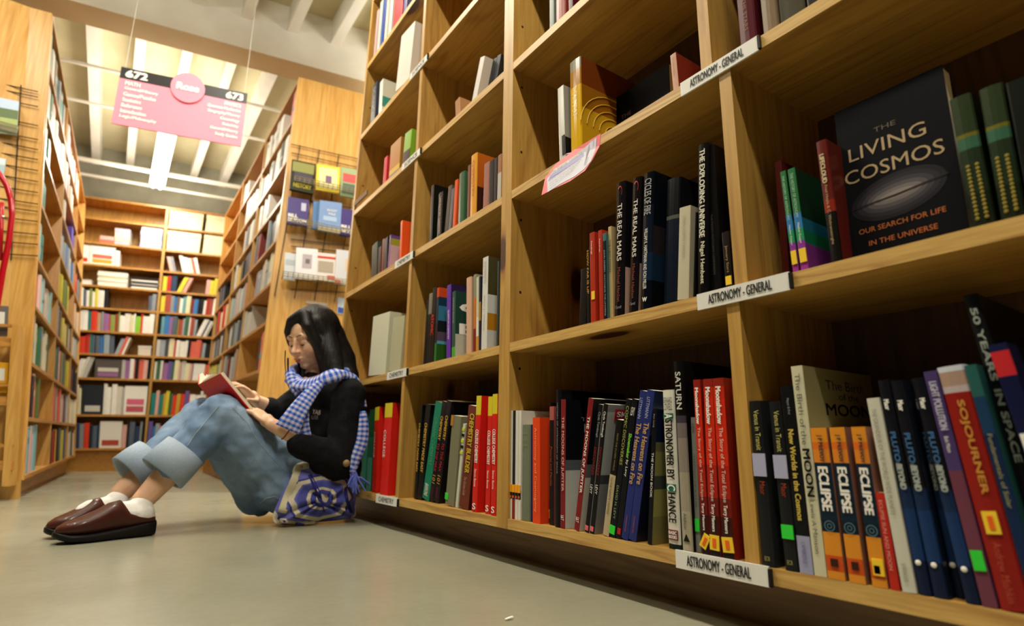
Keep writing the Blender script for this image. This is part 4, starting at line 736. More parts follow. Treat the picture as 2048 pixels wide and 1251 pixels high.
CN = {'e8e4da': 'white', 'd9d4c6': 'cream', 'c9c6bc': 'pale grey', 'f0ede4': 'bright white', 'b8b6b0': 'light grey', '8c9096': 'grey', '5a6474': 'slate', '30405c': 'navy', '2a3038': 'charcoal', '1e1e22': 'black', 'b5342c': 'red', 'd8402a': 'bright red', 'd86a58': 'coral', 'a04a3a': 'rust', '7a2f2c': 'maroon', 'c8a040': 'mustard', 'd8c840': 'yellow', '8a9a50': 'olive', '3f6a4c': 'green', '2a8078': 'teal', '6aa0a8': 'pale teal', '3f7ab8': 'blue', '6a5a98': 'purple', '9a6a9c': 'mauve', 'd8a8a0': 'pink', 'b89a80': 'tan', '7a6a5a': 'brown', 'e0d8b0': 'buff', '4a4a50': 'dark grey', '98a4ac': 'blue grey'}
STUFFS = {}
def stuff_for(key):
    if key not in STUFFS: q = MB(); q.cols = {}; STUFFS[key] = q
    return STUFFS[key]
def simple_book(fr, u0, u1, v0, h, w0, D, col, lean_=0, label=None, group=None, into=None, band=None):
    """spine box with rounded front and a page block"""
    dv = h/fr.Hh; du = lean_*h/fr.L; q = into or MB(); o0 = u0; o1 = u1
    prof = [(0, D), (0, .002), (.25, 0), (.75, 0), (1, .002), (1, D)]
    vs = []
    for lv in (0, 1):
        for a, b in prof: vs.append(fr.p(o0+(o1-o0)*a+du*lv, v0+dv*lv+.0004, w0+b))
    n = len(prof); fs = [(i, i+1, n+i+1, n+i) for i in range(n-1)]+[tuple(range(n-1, -1, -1)), tuple(range(n, 2*n)), (n-1, 0, n, 2*n-1)]
    if into is not None:
        k = into.cols.setdefault(col, len(into.cols)); into.add(vs, fs, k); return
    q.add(vs, fs, 0)
    if band:
        m0, m1 = band[0], band[1]; b0, b1 = v0+dv*m0, v0+dv*m1
        ws = [fr.p(o0+(o1-o0)*a+du*(m0 if lv == 0 else m1), (b0, b1)[lv], w0+b-.0008) for lv in (0, 1) for a, b in prof[1:5]]
        q.add(ws, [(i, i+1, 4+i+1, 4+i) for i in range(3)], 1)
    o = q.build('book', [mat(col, .4)]+([mat(band[2], .4)] if band else [])); tag(o, label, 'book', group)
    ins = MB(); e = (o1-o0)*.12; ws = [fr.p(a+du*lv, v0+dv*lv+(.0006 if lv == 0 else .001/fr.Hh), w0+b) for lv in (0, 1) for a, b in ((o0+e, .004), (o1-e, .004), (o1-e, D-.001), (o0+e, D-.001))]
    return o
def fill(fr, rows, r, u0, u1, pat, cell_desc, group, hmax, n0=1, into=None, dens=.029, D=.15, seed=None):
    """pat: list of (kind, fraction of width[, colours]); kinds: b books, g gap, l leaning right, k leaning left, s flat stack, f face out, x box"""
    rr = random.Random(seed or (r*97+int(u0*1000))); v0 = rows[r]; hv = ((rows+[1])[r+1]-rows[r])*fr.Hh-.02
    u = u0; idx = [n0]; tot = sum(p[1] for p in pat)
    for p in pat:
        wd = (u1-u0)*p[1]/tot; kind = p[0]; cols = p[2] if len(p) > 2 else PAL; a = u; b = u+wd; u = b
        def lab(d): s = '%s, %s from left, %s' % (d, ORD[idx[0]], cell_desc); idx[0] += 1; return s
        if kind == 'g': continue
        if kind in 'blk':
            ln = {'b': 0, 'l': .28, 'k': -.22}[kind]; h0 = min(hmax, hv-.012); end = b-(abs(ln)*h0/fr.L if kind == 'l' else 0); a2 = a+(abs(ln)*h0/fr.L if kind == 'k' else 0)
            i = 0
            while a2 < end-.004/fr.L:
                w = dens*rr.uniform(.55, 1.5)/fr.L; w = min(w, end-a2)
                if w*fr.L < .006: break
                col = cols[i % len(cols)] if len(cols) < 12 else rr.choice(cols); h = h0*rr.uniform(.80, 1.0)
                band = None
                if rr.random() < .4: m_ = rr.uniform(.15, .8); band = (m_, m_+rr.uniform(.05, .18), rr.choice(PAL))
                w0 = .004+rr.uniform(0, .02)
                if into is not None: simple_book(fr, a2+.0004/fr.L, a2+w-.0004/fr.L, v0, h, w0, D, col, ln, into=into); idx[0] += 1
                else: simple_book(fr, a2+.0004/fr.L, a2+w-.0004/fr.L, v0, h, w0, D, col, ln, lab(('%s %s' % (CN.get(col, 'plain'), 'paperback' if w*fr.L < dens else 'thick book'))+(' leaning' if ln else '')), group, band=band)
                a2 += w; i += 1
        if kind == 's':
            z = v0; i = 0; n_ = p[3] if len(p) > 3 else 5; hh = p[4] if len(p) > 4 else .022
            for i in range(n_):
                if (z-v0)*fr.Hh+hh > hv-.004: break
                col = cols[i % len(cols)]; e = rr.uniform(0, .04)*wd; q = MB(); fr.hexa(q, a+e, b-e*.5, z+.0002, z+(hh-.001)/fr.Hh, .006+rr.uniform(0, .01), .2)
                o = q.build('book', mat(col, .5)); l = lab('%s book lying flat' % CN.get(col, 'pale')); tag(o, l, 'book', group)
                z += hh/fr.Hh
        if kind == 'f':
            h = p[3] if len(p) > 3 else hv*.85; h = min(h, hv-.01); q = MB(); v1 = v0+h/fr.Hh
            fr.hexa(q, a+.002/fr.L, b-.002/fr.L, v0+.0003, v1, .02, .045, 0)
            lv = cols if isinstance(cols, list) else ['d8d4c8']
            for k in range(1, len(lv)):
                s_, e_ = .1+.25*(k-1), .1+.25*(k-1)+.2; fr.hexa(q, a+wd*.12, b-wd*.12, v0+(v1-v0)*s_, v0+(v1-v0)*e_, .0185, .0205, k)
            o = q.build('book', [mat(c, .4) for c in lv]); tag(o, lab('face out %s book' % CN.get(lv[0], 'pale')), 'book', group)
        if kind == 'x':
            h = min(p[3] if len(p) > 3 else hv*.8, hv-.006); q = MB(); fr.hexa(q, a+.004/fr.L, b-.004/fr.L, v0+.0003, v0+h/fr.Hh*.82, .012, .2, 0); fr.hexa(q, a+.001/fr.L, b-.001/fr.L, v0+h/fr.Hh*.80, v0+h/fr.Hh, .009, .203, 0)
            o = q.build('archive_box', mat(cols[0], .7)); tag(o, lab('cream cardboard box'), 'box', group)
    return idx[0]
# ---- far bookcase across the end of the aisle
P0 = Vector((-.20, 6.92, 0)); bn = A2
def onb(px, py): d = ray(px, py); return CC+d*((P0-CC).dot(bn)/d.dot(bn))
fbk = Frame(onb(150, 903), onb(168, 391), onb(385, 900), onb(451, 429), bn)
fbk.c = [fbk.p(-.6, 0), fbk.p(-.6, 1), fbk.p(1.35, 0), fbk.p(1.35, 1)]; fbk.L = (fbk.c[2]-fbk.c[0]).length
UD = .5*(fbk.upx(333, .97)+fbk.upx(292, .05))
rys = [902, 829, 758, 711, 667, 622, 580, 540, 498, 452]
rb = [max(0.012, fbk.vpy(y, UD)) for y in rys]
U0 = [fbk.upx(152, v) for v in rb]; U1 = [fbk.upx(px, v) for px, v in zip((385, 396, 399, 405, 410, 416, 422, 431, 437, 442), rb)]
ul, ur = sum(U0)/len(U0), sum(U1)/len(U1)
cB = case('bookcase', 'wide bookcase across the far end of the aisle below the grey wall', fbk, [UD, ul-.03, ur+.06], rb, .24, OAK_Y, PINE_Z)
GB = 'books in the far bookcase'; HB = .235
def BL(r, pat, **k): fill(fbk, rb, r, ul-.015, UD-.01, pat, '%s shelf of far bookcase, left half' % ORD[r+1], GB, k.pop('h', HB), into=stuff_for('far'), **k)
def BR(r, pat, **k): fill(fbk, rb, r, UD+.008, ur+.05, pat, '%s shelf of far bookcase, right half' % ORD[r+1], GB, k.pop('h', HB), into=stuff_for('far'), **k)
dk = ['2a3038', '5a6474', '30405c', '8c9096', '1e1e22', '98a4ac']
BL(0, [('b', 38, dk+['8a9a50']), ('b', 14, ['d8402a', 'd8402a', '5a6474']), ('b', 26, dk), ('f', 60, ['e8e4da', 'b04a3a']), ('b', 14, ['d8a8a0', 'a04a3a']), ('b', 46, dk)], h=.26)
BL(1, [('b', 26, ['e0d8b0', 'e8e4da']), ('g', 4), ('f', 50, ['2a3038', 'c9c6bc']), ('g', 2), ('b', 20, ['e8e4da', 'f0ede4']), ('b', 32, ['f0ede4', 'd9d4c6', 'b8b6b0']), ('f', 60, ['f0ede4', 'c05a6a', 'd86a8a'])], h=.30)
BL(2, [('l', 56, ['d8a8a0', 'e8e4da', 'd9d4c6', 'b8b6b0', 'd8c840', '9a6a9c']), ('f', 66, ['5a5450', '9a6a9c', 'c9c6bc']), ('b', 34, ['b8b6b0', '9a6a9c', 'e8e4da', 'd86a58']), ('b', 38, ['1e1e22', 'd86a58', 'd8a8a0'])])
BL(3, [('b', 16, ['d9d4c6', '8a9a50', 'b89a80']), ('b', 24, ['d8402a', 'b5342c', 'd8402a']), ('b', 14, ['2a8078', '5a6474']), ('b', 44, ['5a6474', '3f7ab8', '98a4ac']), ('l', 40, ['98a4ac', 'd86a58', 'e8e4da', 'e8e4da']), ('g', 16), ('x', 34, ['d8cfc0'], .1)])
BL(4, [('b', 46, ['5a6474', 'e8e4da', 'f0ede4', '2a8078', 'd9d4c6']), ('b', 48, ['d8402a', 'b89a80', '8c9096', '9a6a9c']), ('b', 24, ['8a9a50', 'a04a3a']), ('b', 40, ['f0ede4', 'e8e4da', 'e0d8b0']), ('b', 20, ['8ac840', 'd8402a']), ('b', 30, ['f0ede4'])])
BL(5, [('b', 62, ['d86a58', 'e8e4da', '5a6474', 'e8e4da', '8a9a50', 'e8e4da', 'd8c840', 'e8e4da']), ('b', 6, ['1e1e22']), ('g', 84), ('b', 16, ['5a6474', '8c9096'])], seed=5)
BL(6, [('x', 32, ['e8e4da'], .05), ('g', 10), ('s', 56, ['e8e4da', 'd9d4c6', 'e8e4da', 'e0d8b0'], 6, .026), ('g', 6), ('s', 52, ['e8e4da', '1e1e22', 'b8b6b0', '2a3038', 'e8e4da', '1e1e22'], 6, .02)])
BL(7, [('f', 28, ['f0ede4', 'd8402a'], .2), ('f', 50, ['f0ede4', 'c8a040', 'd86a58'], .2), ('b', 8, ['f0ede4']), ('g', 82)], h=.2)
BL(8, [('g', 46), ('s', 28, ['d86a58', 'd8a8a0'], 2, .04), ('s', 30, ['b8a8b8', 'e0d8b0', 'c9c6bc'], 4, .045), ('g', 20), ('s', 44, ['a8a8d0', 'd0d0e8', '98a0c8'], 6, .045)])
BR(0, [('b', 50, ['6a5a98', '3f7ab8', '98a4ac', 'd86a58'])], h=.26); BR(1, [('b', 20, ['2a8078', 'd8a8a0']), ('b', 30, ['c8a040', 'd8c840', '3f6a4c', 'd8402a']), ('b', 16, ['d8402a', '6a5a98']), ('b', 34, ['f0ede4', 'e8e4da'])], h=.25)
BR(2, [('b', 16, ['d9d4c6', '3f6a4c']), ('b', 20, ['9a6a9c', '6a5a98', '3f6a4c']), ('b', 34, ['e0d8b0', 'd8a8a0', 'c9c6bc']), ('f', 22, ['e8e8e0', 'f0ede4'], .18), ('b', 16, ['d86a58', 'd8402a'])])
BR(3, [('b', 60), ('b', 22, ['d86a58', 'd86a58', 'a04a3a']), ('b', 6, ['98a4ac']), ('f', 12, ['1e1e22'], .15), ('b', 8, ['98a4ac'])])
for r, pp in ((4, [('b', 42), ('b', 40, ['a04a3a', '98a4ac', '3f6a4c', 'e8e4da']), ('l', 40, ['e8e4da', '30405c', 'e8e4da', 'd9d4c6']), ('b', 10, ['3f9ad0'])]), (5, [('b', 110)]), (6, [('b', 22), ('l', 24, ['d8c840', 'd8a8a0', '8a9a50']), ('g', 20), ('b', 30, ['d8a8a0', 'd8c840', 'd8c840', '98a4ac', 'd8402a'])]),
              (7, [('k', 18, ['d8a8a0', '8c9096']), ('k', 34, ['e8e4da', 'f0ede4', 'd9d4c6', 'd86a58']), ('g', 40)])): BR(r, pp)
BR(8, [('x', 50, ['eadfb8'], .22), ('g', 4), ('x', 44, ['eadfb8'], .22)]); BR(9, [('x', 50, ['eadfb8'], .2), ('g', 4), ('x', 44, ['eadfb8'], .2)])

# ---- left bookcase along the aisle
y0, y1 = 3.7, 6.75
fl = Frame(ony(48, 957, y0), ony(106, 31, y0), ony(150, 912, y1), ony(171, 404, y1), (-1, -.05, 0))
ud = [fl.upx(99, 0), fl.upx(134, 0)]
rl = [.006]+[fl.vpy(y, 0) for y in (833, 722, 607, 511, 402, 300, 219, 130)]
cLf = case('bookcase', 'tall bookcase along the left side of the aisle', fl, ud, rl, .27, OAK_Y, OAK_Z)
GL = 'books in the left bookcase'
def FL(r, c, pat, **k):
    us = [.004]+ud+[.996]; fill(fl, rl, r, us[c]+.008, us[c+1]-.008, pat, '%s shelf of left bookcase, %s bay' % (ORD[r+1], ('near', 'middle', 'far')[c]), GL, k.pop('h', .24), dens=k.pop('dens', .075), into=None if c == 0 else stuff_for('far'), **k)
FL(0, 0, [('b', 24, ['a8b8d0', '7ab0b0', '6aa8a8', 'd8a8a0', 'e8e4da']), ('g', 18)], dens=.085, h=.27); FL(0, 1, [('b', 10, ['b5342c', '1e1e22']), ('b', 24, ['d8c840', 'c8c040', '1e1e22', '98a4ac', '5a6474'])]); FL(0, 2, [('b', 14, ['1e1e22', 'c8c0a0', 'd9d4c6'])])
FL(1, 0, [('b', 18, ['d8602a', '5a6a3a', '1e1e22', 'd8a8a0']), ('g', 18)], h=.27); FL(1, 1, [('b', 30, ['b8b6b0', 'c9c6bc', 'd86a58', '5a6474'])]); FL(1, 2, [('b', 12, ['e0d8b0', 'd9d4c6'])])
FL(2, 0, [('b', 24, ['b8b0a0', 'a8a490', 'c9c0a8', '8a9a50', '3f6a4c']), ('g', 6)], dens=.085, h=.27); FL(2, 1, [('b', 40, ['d86a58', '3f6a4c', 'd8c840', '5a6474', 'e8e4da'])]); FL(2, 2, [('b', 20, ['7a2f2c', '1e1e22', '2a3038'])])
FL(3, 0, [('b', 26, ['98c0c0', 'd86a58', 'd8c0b8', 'c9c6bc']), ('g', 8)], dens=.085); FL(3, 1, [('b', 30, ['b8b6b0', '8c9096', 'd8c840', '7a6a5a'])]); FL(3, 2, [('b', 16, ['98a4ac', 'c9c6bc'])])
FL(4, 0, [('b', 12, ['98c0c0', '2a8078']), ('g', 26)]); FL(4, 1, [('b', 30, ['8a9a50', 'd8c840', '3f6a4c']), ('g', 8)]); FL(4, 2, [('b', 20, ['d8c840', 'b5342c', 'd9d4c6'])])
FL(5, 0, [('b', 10, ['98c0c0', '2a8078']), ('g', 20)]); FL(5, 1, [('b', 30, ['98a4ac', '3f7ab8', 'c9c6bc'])]); FL(5, 2, [('b', 16)])
FL(6, 0, [('b', 14, ['3f6a4c', 'd8a8a0']), ('g', 20)]); FL(6, 1, [('b', 12, ['c9c6bc']), ('g', 12), ('b', 10, ['5a48b8'])])
FL(7, 0, [('b', 40, ['e8e4da', 'c9c6bc', '3f6a4c', 'd8a8a0', 'e8e4da'])]); FL(7, 1, [('b', 30, ['e8e4da', 'c9c6bc', 'd8a8a0']), ('g', 10)])
FL(8, 0, [('b', 40, ['2a9a90', 'b8b6b0', '8c9096', 'c9c6bc', '7a6a5a'])]); FL(8, 1, [('b', 26, ['d86a58', 'e8e4da', 'c9c6bc'])])
# end panel of the left case
def end_panel(par, fr, side, width, wm):
    """board across the near end; side=-1 left, +1 right"""
    d = B2*side; a, b = fr.p(0, 0, 0), fr.p(0, 1, 0); a = Vector((a.x, a.y, .0)); n_ = A2*-.02
    q = MB(); k = .02
    q.hexa([a+d*0+n_, a+d*width+n_, a+d*width, a, b+n_, b+d*width+n_, b+d*width, b]); return q.build('end_panel', wm, par)
ep = end_panel(cLf, fl, -1, .75, OAK_Z)
def endp(fr, side):
    a, b = fr.p(0, 0, 0)+A2*-.021, fr.p(0, 1, 0)+A2*-.021; a = a+(a-b)*(a.z/(b.z-a.z)); d = B2
    n_ = d.cross(b-a).normalized()
    if n_.y > 0: n_ = -n_
    def f(px, py, off=0): r_ = ray(px, py); return CC+r_*((a+n_*off-CC).dot(n_)/r_.dot(n_))
    f.n = n_.copy()
    return f, n_
fe, ne = endp(fl, -1)
WIRE = mat('3a2e2a', .4, metal=.6)
def rack(label, f, pxs, x0, x1, pys, sl, name='wire_rack', shelves=()):
    """wire grid: horizontals at rows pys (y at x0), verticals at columns pxs"""
    root = empty(name, f(x0, pys[-1][0], .01).to_tuple(), label=label, cat='rack'); q = MB()
    for y, s_ in pys: q.tube([f(x0, y, .012), f(x1, y+(x1-x0)*s_, .012)], .0028, 6)
    for xa, ya, xb, yb in pxs: q.tube([f(xa, ya, .009), f(xb, yb, .009)], .0028, 6)
    q.build('wire_grid', WIRE, root)
    for (xa, ya, xb, yb, dp, hg) in shelves:
        A_, B_ = f(xa, ya, .012), f(xb, yb, .012); n_ = f.n; q = MB(); m_ = 14
        for k in range(m_+1):
            p = A_.lerp(B_, k/m_); q.tube([p, p+n_*dp, p+n_*dp+Vector((0, 0, hg))], .0022, 5)
        for d_, h_ in ((dp*.5, 0), (dp, 0), (dp, hg), (dp, hg*.5)): q.tube([A_+n_*d_+Vector((0, 0, h_)), B_+n_*d_+Vector((0, 0, h_))], .0026, 5)
        q.build('wire_shelf', mat('8a8060', .4, metal=.4), root)
    return root
rack('dark wire display rack on the end panel of the left bookcase', fe, [(42, 170, 22, 520)] , -30, 76, [(168-8, .22), (172, .21), (198-6, .2), (236-6, .2), (262-4, .2), (278, .2), (300, .18), (322, .18), (345, .17), (368, .16), (392, .15), (408, .14), (430, .12), (458, .1), (480, .08), (505, .06)][:16], 0,
     shelves=((-10, 262, 40, 275, .05, .04),))
def card(f, pts, off, th, cols, label, cat='book', name='book', par=None, tilt=0, group=None):
    """rigid panel: pts image corners tl,tr,br,bl on the end panel plane"""
    tl, tr, br, bl_ = [f(x, y, off) for x, y in pts]; n_ = f.n; q = MB()
    tl = tl-n_*tilt; tr = tr-n_*tilt
    q.hexa([bl_-n_*th, br-n_*th, br, bl_, tl-n_*th, tr-n_*th, tr, tl]); P = lambda u, v, d=0: (bl_.lerp(br, u)).lerp(tl.lerp(tr, u), v)+n_*d
    o = q.build(name, mat(cols[0], .3), par)
    for i, (u0_, u1_, v0_, v1_, c) in enumerate(cols[1:]):
        q = MB(); d = .0008+.0004*i; q.hexa([P(u0_, v0_, 0), P(u1_, v0_, 0), P(u1_, v0_, d), P(u0_, v0_, d), P(u0_, v1_, 0), P(u1_, v1_, 0), P(u1_, v1_, d), P(u0_, v1_, d)]); q.build('cover_print', mat(c, .35), o)
    if par is None: tag(o, label, cat, group)
    return o, P
def dtext(o, P, s, u0_, u1_, v0_, v1_, m, bold=0): a_ = P(u0_, v0_, .0022); text('cover_title', s, m, o, a_, P(u1_, v0_, .0022)-a_, P(u0_, v1_, .0022)-a_, bold)
card(fe, ((-25, 190), (38, 203), (33, 270), (-28, 262)), .05, .008, ['b8c8b8', (0, 1, .72, 1, 'c0d0e8'), (0, 1, .45, .72, '6a7a58'), (0, 1, .2, .45, 'a8b878')], 'picture book of a green landscape on the left wire rack')
card(fe, ((-20, 312), (12, 318), (7, 350), (-22, 346)), .05, .008, ['b0c8d0', (0, 1, .6, 1, 'd8e4ec')], 'pale blue book lower on the left wire rack')
# small wooden magazine rack at the foot of the left end panel
rt = empty('magazine_rack', (fe(0, 960, .1).x, fe(0, 960, .1).y, 0), label='low wooden magazine rack fixed to the left bookcase end', cat='rack')
def bar(name, pts, off, th, m, par): tl, tr, br, bl_ = [fe(x, y, off) for x, y in pts]; q = MB(); q.hexa([bl_-ne*th, br-ne*th, br, bl_, tl-ne*th, tr-ne*th, tr, tl]); return q.build(name, m, par)
bar('side_board', ((24, 648), (38, 648), (19, 972), (3, 972)), .12, .10, OAK_Z, rt)
for y, h_ in ((648, 5), (676, 17), (766, 6), (793, 17), (888, 6), (922, 18)): bar('cross_bar', ((-60, y-4), (26, y), (25, y+h_), (-60, y+h_)), .115, .02, OAK_X, rt)
for i, (y, c, d) in enumerate(((612, '6a6460', 'grey magazine in the low wooden rack, top tier'), (725, 'd8a02a', 'orange magazine in the low wooden rack, middle tier'))):
    card(fe, ((-50, y-4), (17, y), (14, y+60), (-50, y+60)), .088, .006, [c, (.1, .9, .4, .8, 'd8d8d0')], d, 'magazine', 'magazine')
# red tube handle
q = MB(); hp = [fe(x, y, o_) for x, y, o_ in ((-16, 330, .24), (2, 352, .25), (14, 372, .26), (22, 400, .26), (24, 430, .26), (18, 480, .26), (6, 540, .26), (-4, 600, .26), (-30, 760, .25))]
q.tube(hp, .012, 10); q.tube([fe(4, 405, .26), fe(2, 460, .26), fe(0, 520, .26)], .009, 8); hd = q.build('cart_handle', mat('a8101c', .25, coat=.4), None, True)
tag(hd, 'bent red metal tube handle at the left picture edge', 'handle')
q = MB(); q.ball(fe(6, 433, .268), .006, n=6); q.build('bolt', mat('d8d0c0', .3, metal=.8), hd)

# ---- middle bookcase between the two aisles
ym0, ym1 = 3.54, 6.35
fm = Frame(ony(490, 966, ym0), ony(597, 157, ym0), ony(398, 905, ym1), ony(451, 429, ym1), (1, -.05, 0))
um = [fm.upx(527, .93), fm.upx(484, .95)]
rm = [.01]+[fm.vpy(y, 0) for y in (846, 737, 641, 560, 473, 393, 313, 235)]
cM = case('bookcase', 'tall bookcase in the middle, its end panel hung with wire racks', fm, um, rm, .27, OAK_Y, OAK_Z)
GM = 'books in the middle bookcase'
def FM(r, c, pat, **k):
    us = [.004]+um+[.996]; fill(fm, rm, r, us[c]+.008, us[c+1]-.008, pat, '%s shelf of middle bookcase, %s bay' % (ORD[r+1], ('near', 'middle', 'far')[c]), GM, k.pop('h', .24), dens=k.pop('dens', .075), into=None if c == 0 else stuff_for('far'), **k)
FM(8, 0, [('b', 10, ['d86a78', 'e8e4da']), ('g', 10), ('b', 30, ['e8e4da', 'c9c6bc'])]); FM(8, 1, [('g', 20), ('b', 8, ['e8e4da'])])
FM(7, 0, [('b', 30, ['b8b6b0', 'e8e4da', '2a3038', 'e8e4da', 'c9c6bc'])]); FM(7, 1, [('b', 20, ['e8e4da', 'd9d4c6']), ('g', 10)]); FM(6, 0, [('g', 20), ('b', 14, ['e8e4da', 'c9c6bc'])], D=.2)
FM(6, 1, [('b', 14, ['e8e4da', '5a6474', 'd9d4c6']), ('g', 12)]); FM(5, 0, [('b', 18, ['98a4ac', 'd86a58', 'c9c6bc', '2a3038']), ('g', 12), ('b', 12, ['7a2f2c', '5a6474', '1e1e22'])]); FM(5, 1, [('b', 30)]); FM(5, 2, [('g', 10), ('b', 10, ['1e1e22', '5a6474'])])
FM(4, 0, [('b', 16, ['98a4ac', 'd9d0a8', 'd9d0a8']), ('b', 12, ['c9c6bc', '98a4ac', '9a90a0']), ('g', 8)]); FM(4, 1, [('b', 40, ['d86a58', 'b8b6b0', '98a4ac', '98c0c0', 'e8e4da', 'b8b6b0'])]); FM(4, 2, [('b', 20)])
FM(3, 0, [('g', 24), ('b', 8, ['c9c6bc'])]); FM(3, 1, [('b', 40, ['98a4ac', '1e1e22', '2a5a54', '5a6474', 'c9c6bc'])]); FM(3, 2, [('b', 30, ['c9c6bc', '2a3038', '8c9096'])])
FM(2, 0, [('b', 8, ['c9c6bc', 'd86a58', '2a3038', '98a4ac']), ('g', 22)]); FM(2, 1, [('b', 40, ['1e1e22', '7a2f2c', 'b89a80', '5a6474', '98a4ac', 'b8b6b0'])]); FM(2, 2, [('b', 30, ['8c9096', 'b8b6b0', 'd8c840'])])
FM(1, 0, [('g', 4), ('s', 20, ['8c9096', '1e1e22', 'e8e4da'], 3)]); FM(1, 1, [('g', 10), ('b', 26, ['d9d4c6', '5a6474', '2a3038', 'd8c840'])]); FM(1, 2, [('b', 30, ['d8c840', 'c8c040', '98a4ac'])])
FM(0, 0, [('b', 30)]); FM(0, 1, [('b', 40)]); FM(0, 2, [('b', 30)])
end_panel(cM, fm, 1, .62, OAK_Z)
fz, nz = endp(fm, 1)
rack('dark wire display rack on the end panel of the middle bookcase', fz, [(600+o_*39, 290+o_*9, 549+o_*40, 592+o_*4) for o_ in (0, 1, 2, 3)], 582, 725,
     [(288, .22), (305, .22), (396, .16), (478, .11), (492, .11), (505, .10), (520, .10), (535, .09), (549, .08), (578, .06)], 0,
     shelves=((586, 372, 715, 399, .09, .03), (572, 452, 705, 478, .09, .03), (563, 558, 698, 575, .09, .025)))
NR = 'books in the wire rack on the middle bookcase end'
o, P = card(fz, ((584, 318), (632, 328), (626, 387), (579, 377)), .08, .03, ['2e2c1a', (.05, .95, .62, .95, '8a8a50'), (.15, .9, .3, .6, '4a4450')], 'dark yellow and black book, left end of the top rack tier', group=NR); dtext(o, P, 'HISTORY', .15, .9, .1, .24, mat('c8b83a', .4), .001)
o, P = card(fz, ((634, 327), (680, 335), (678, 386), (631, 378)), .088, .02, ['e8cc48', (.1, .9, .1, .9, 'e8dca0'), (.4, .66, .3, .6, '7a6080')], 'bright yellow book, middle of the top rack tier', group=NR)
o, P = card(fz, ((683, 333), (722, 341), (720, 398), (680, 390)), .08, .02, ['9aaa80', (.1, 1, .5, .8, 'c85a58'), (.1, .8, .1, .45, '5a6a5a')], 'green and red book, right end of the top rack tier', group=NR)
for i, (a, b_) in enumerate(((574, 618), (680, 725))):
    o, P = card(fz, ((a+2, 393+i*23), (b_, 400+i*23), (b_-3, 452+i*23), (a-1, 446+i*23)), .08, .025, ['4a3f78', (.65, .88, .55, .85, 'b8b4c8')], 'purple book with white block lettering, %s end of the middle rack tier' % ('left', 'right')[i], group=NR)
    dtext(o, P, 'BILL', .06, .5, .26, .38, W1, .001); dtext(o, P, 'BRYSON', .06, .92, .1, .22, W1, .001)
o, P = card(fz, ((627, 402), (640, 404), (636, 458), (624, 456)), .07, .02, ['5a80b0'], 'slim blue book behind a pale blue one, middle rack tier', group=NR)
o, P = card(fz, ((640, 400), (684, 406), (680, 467), (636, 459)), .088, .02, ['7a94c0', (0, 1, .0, .12, 'd8c8a0'), (.2, .8, .35, .5, 'a0b4d0')], 'pale blue glossy book, centre of the middle rack tier', group=NR); dtext(o, P, 'SHORT', .35, .8, .66, .74, W1); dtext(o, P, 'WALK', .4, .75, .55, .63, W1)
o, P = card(fz, ((570, 504), (594, 507), (590, 561), (567, 558)), .08, .012, ['c4c8cc', (.1, .9, .55, .75, 'a8b0b8')], 'narrow pale grey magazine, left end of the lowest rack tier', 'magazine', 'magazine', group='magazines in the lowest rack tier')
o, P = card(fz, ((593, 494), (636, 498), (632, 560), (590, 556)), .088, .012, ['dcd8da', (.3, .75, .35, .8, 'b0a4a8'), (.45, .65, .5, .65, '70686c')], 'white magazine with a grey picture, lowest rack tier', 'magazine', 'magazine', group='magazines in the lowest rack tier')
o, P = card(fz, ((634, 504), (672, 508), (669, 563), (631, 559)), .085, .012, ['d8d0cc', (0, 1, .8, .88, 'c83a30'), (.1, .9, .3, .7, 'a89a88'), (.6, 1, .05, .2, 'b84a3a')], 'white and red magazine, lowest rack tier', 'magazine', 'magazine', group='magazines in the lowest rack tier')
o, P = card(fz, ((673, 498), (712, 503), (709, 572), (669, 566)), .088, .012, ['c8c8cc', (.5, .9, .4, .75, 'd8b8a0'), (0, .3, 0, .12, 'c8403a')], 'pale magazine with a face, right end of the lowest rack tier', 'magazine', 'magazine', group='magazines in the lowest rack tier')
o, P = card(fz, ((612, 601), (655, 606), (654, 611), (612, 606)), .003, .002, ['c8b8a8'], None, par=cM, name='printed_strip')
o, P = card(fz, ((676, 594), (690, 596), (688, 629), (674, 626)), .003, .002, ['c8d0e0', (.1, .9, .05, .4, '3a5aa8')], None, par=cM, name='notice_card')
# bracket at the left edge of the big bookcase

for key, q in STUFFS.items():
    o = q.build('shelved_books', [mat(c, .4) for c in q.cols]); tag(o, 'many small books filling the distant shelves at the end of the aisle', 'books', kind='stuff')
# ------------------------------------------------------------------ the reader
from mathutils.bvhtree import BVHTree
def U(px, py, y): return ony(px, py, y)
def remeshed(name, q, vox, sm, m, parent, disp=0, dscale=.06, sub=False):
    me = bpy.data.meshes.new('tmp'); me.from_pydata([tuple(v) for v in q.v], [], q.f); o = bpy.data.objects.new('tmp', me); COL.objects.link(o)
    r = o.modifiers.new('r', 'REMESH'); r.mode = 'VOXEL'; r.voxel_size = vox
    if sm: s = o.modifiers.new('s', 'SMOOTH'); s.iterations = sm; s.factor = .5
    if disp:
        tx = bpy.data.textures.new('folds', 'CLOUDS'); tx.noise_scale = dscale; tx.noise_depth = 1
        d = o.modifiers.new('d', 'DISPLACE'); d.texture = tx; d.strength = disp; d.mid_level = .5; d.texture_coords = 'GLOBAL'
    bpy.context.view_layer.update(); me2 = bpy.data.meshes.new_from_object(o.evaluated_get(bpy.context.evaluated_depsgraph_get()))
    bpy.data.objects.remove(o); vs = [v.co.copy() for v in me2.vertices]; fs = [tuple(p.vertices) for p in me2.polygons]; bpy.data.meshes.remove(me2)
    return mesh_obj(name, vs, fs, m, parent, None, True)
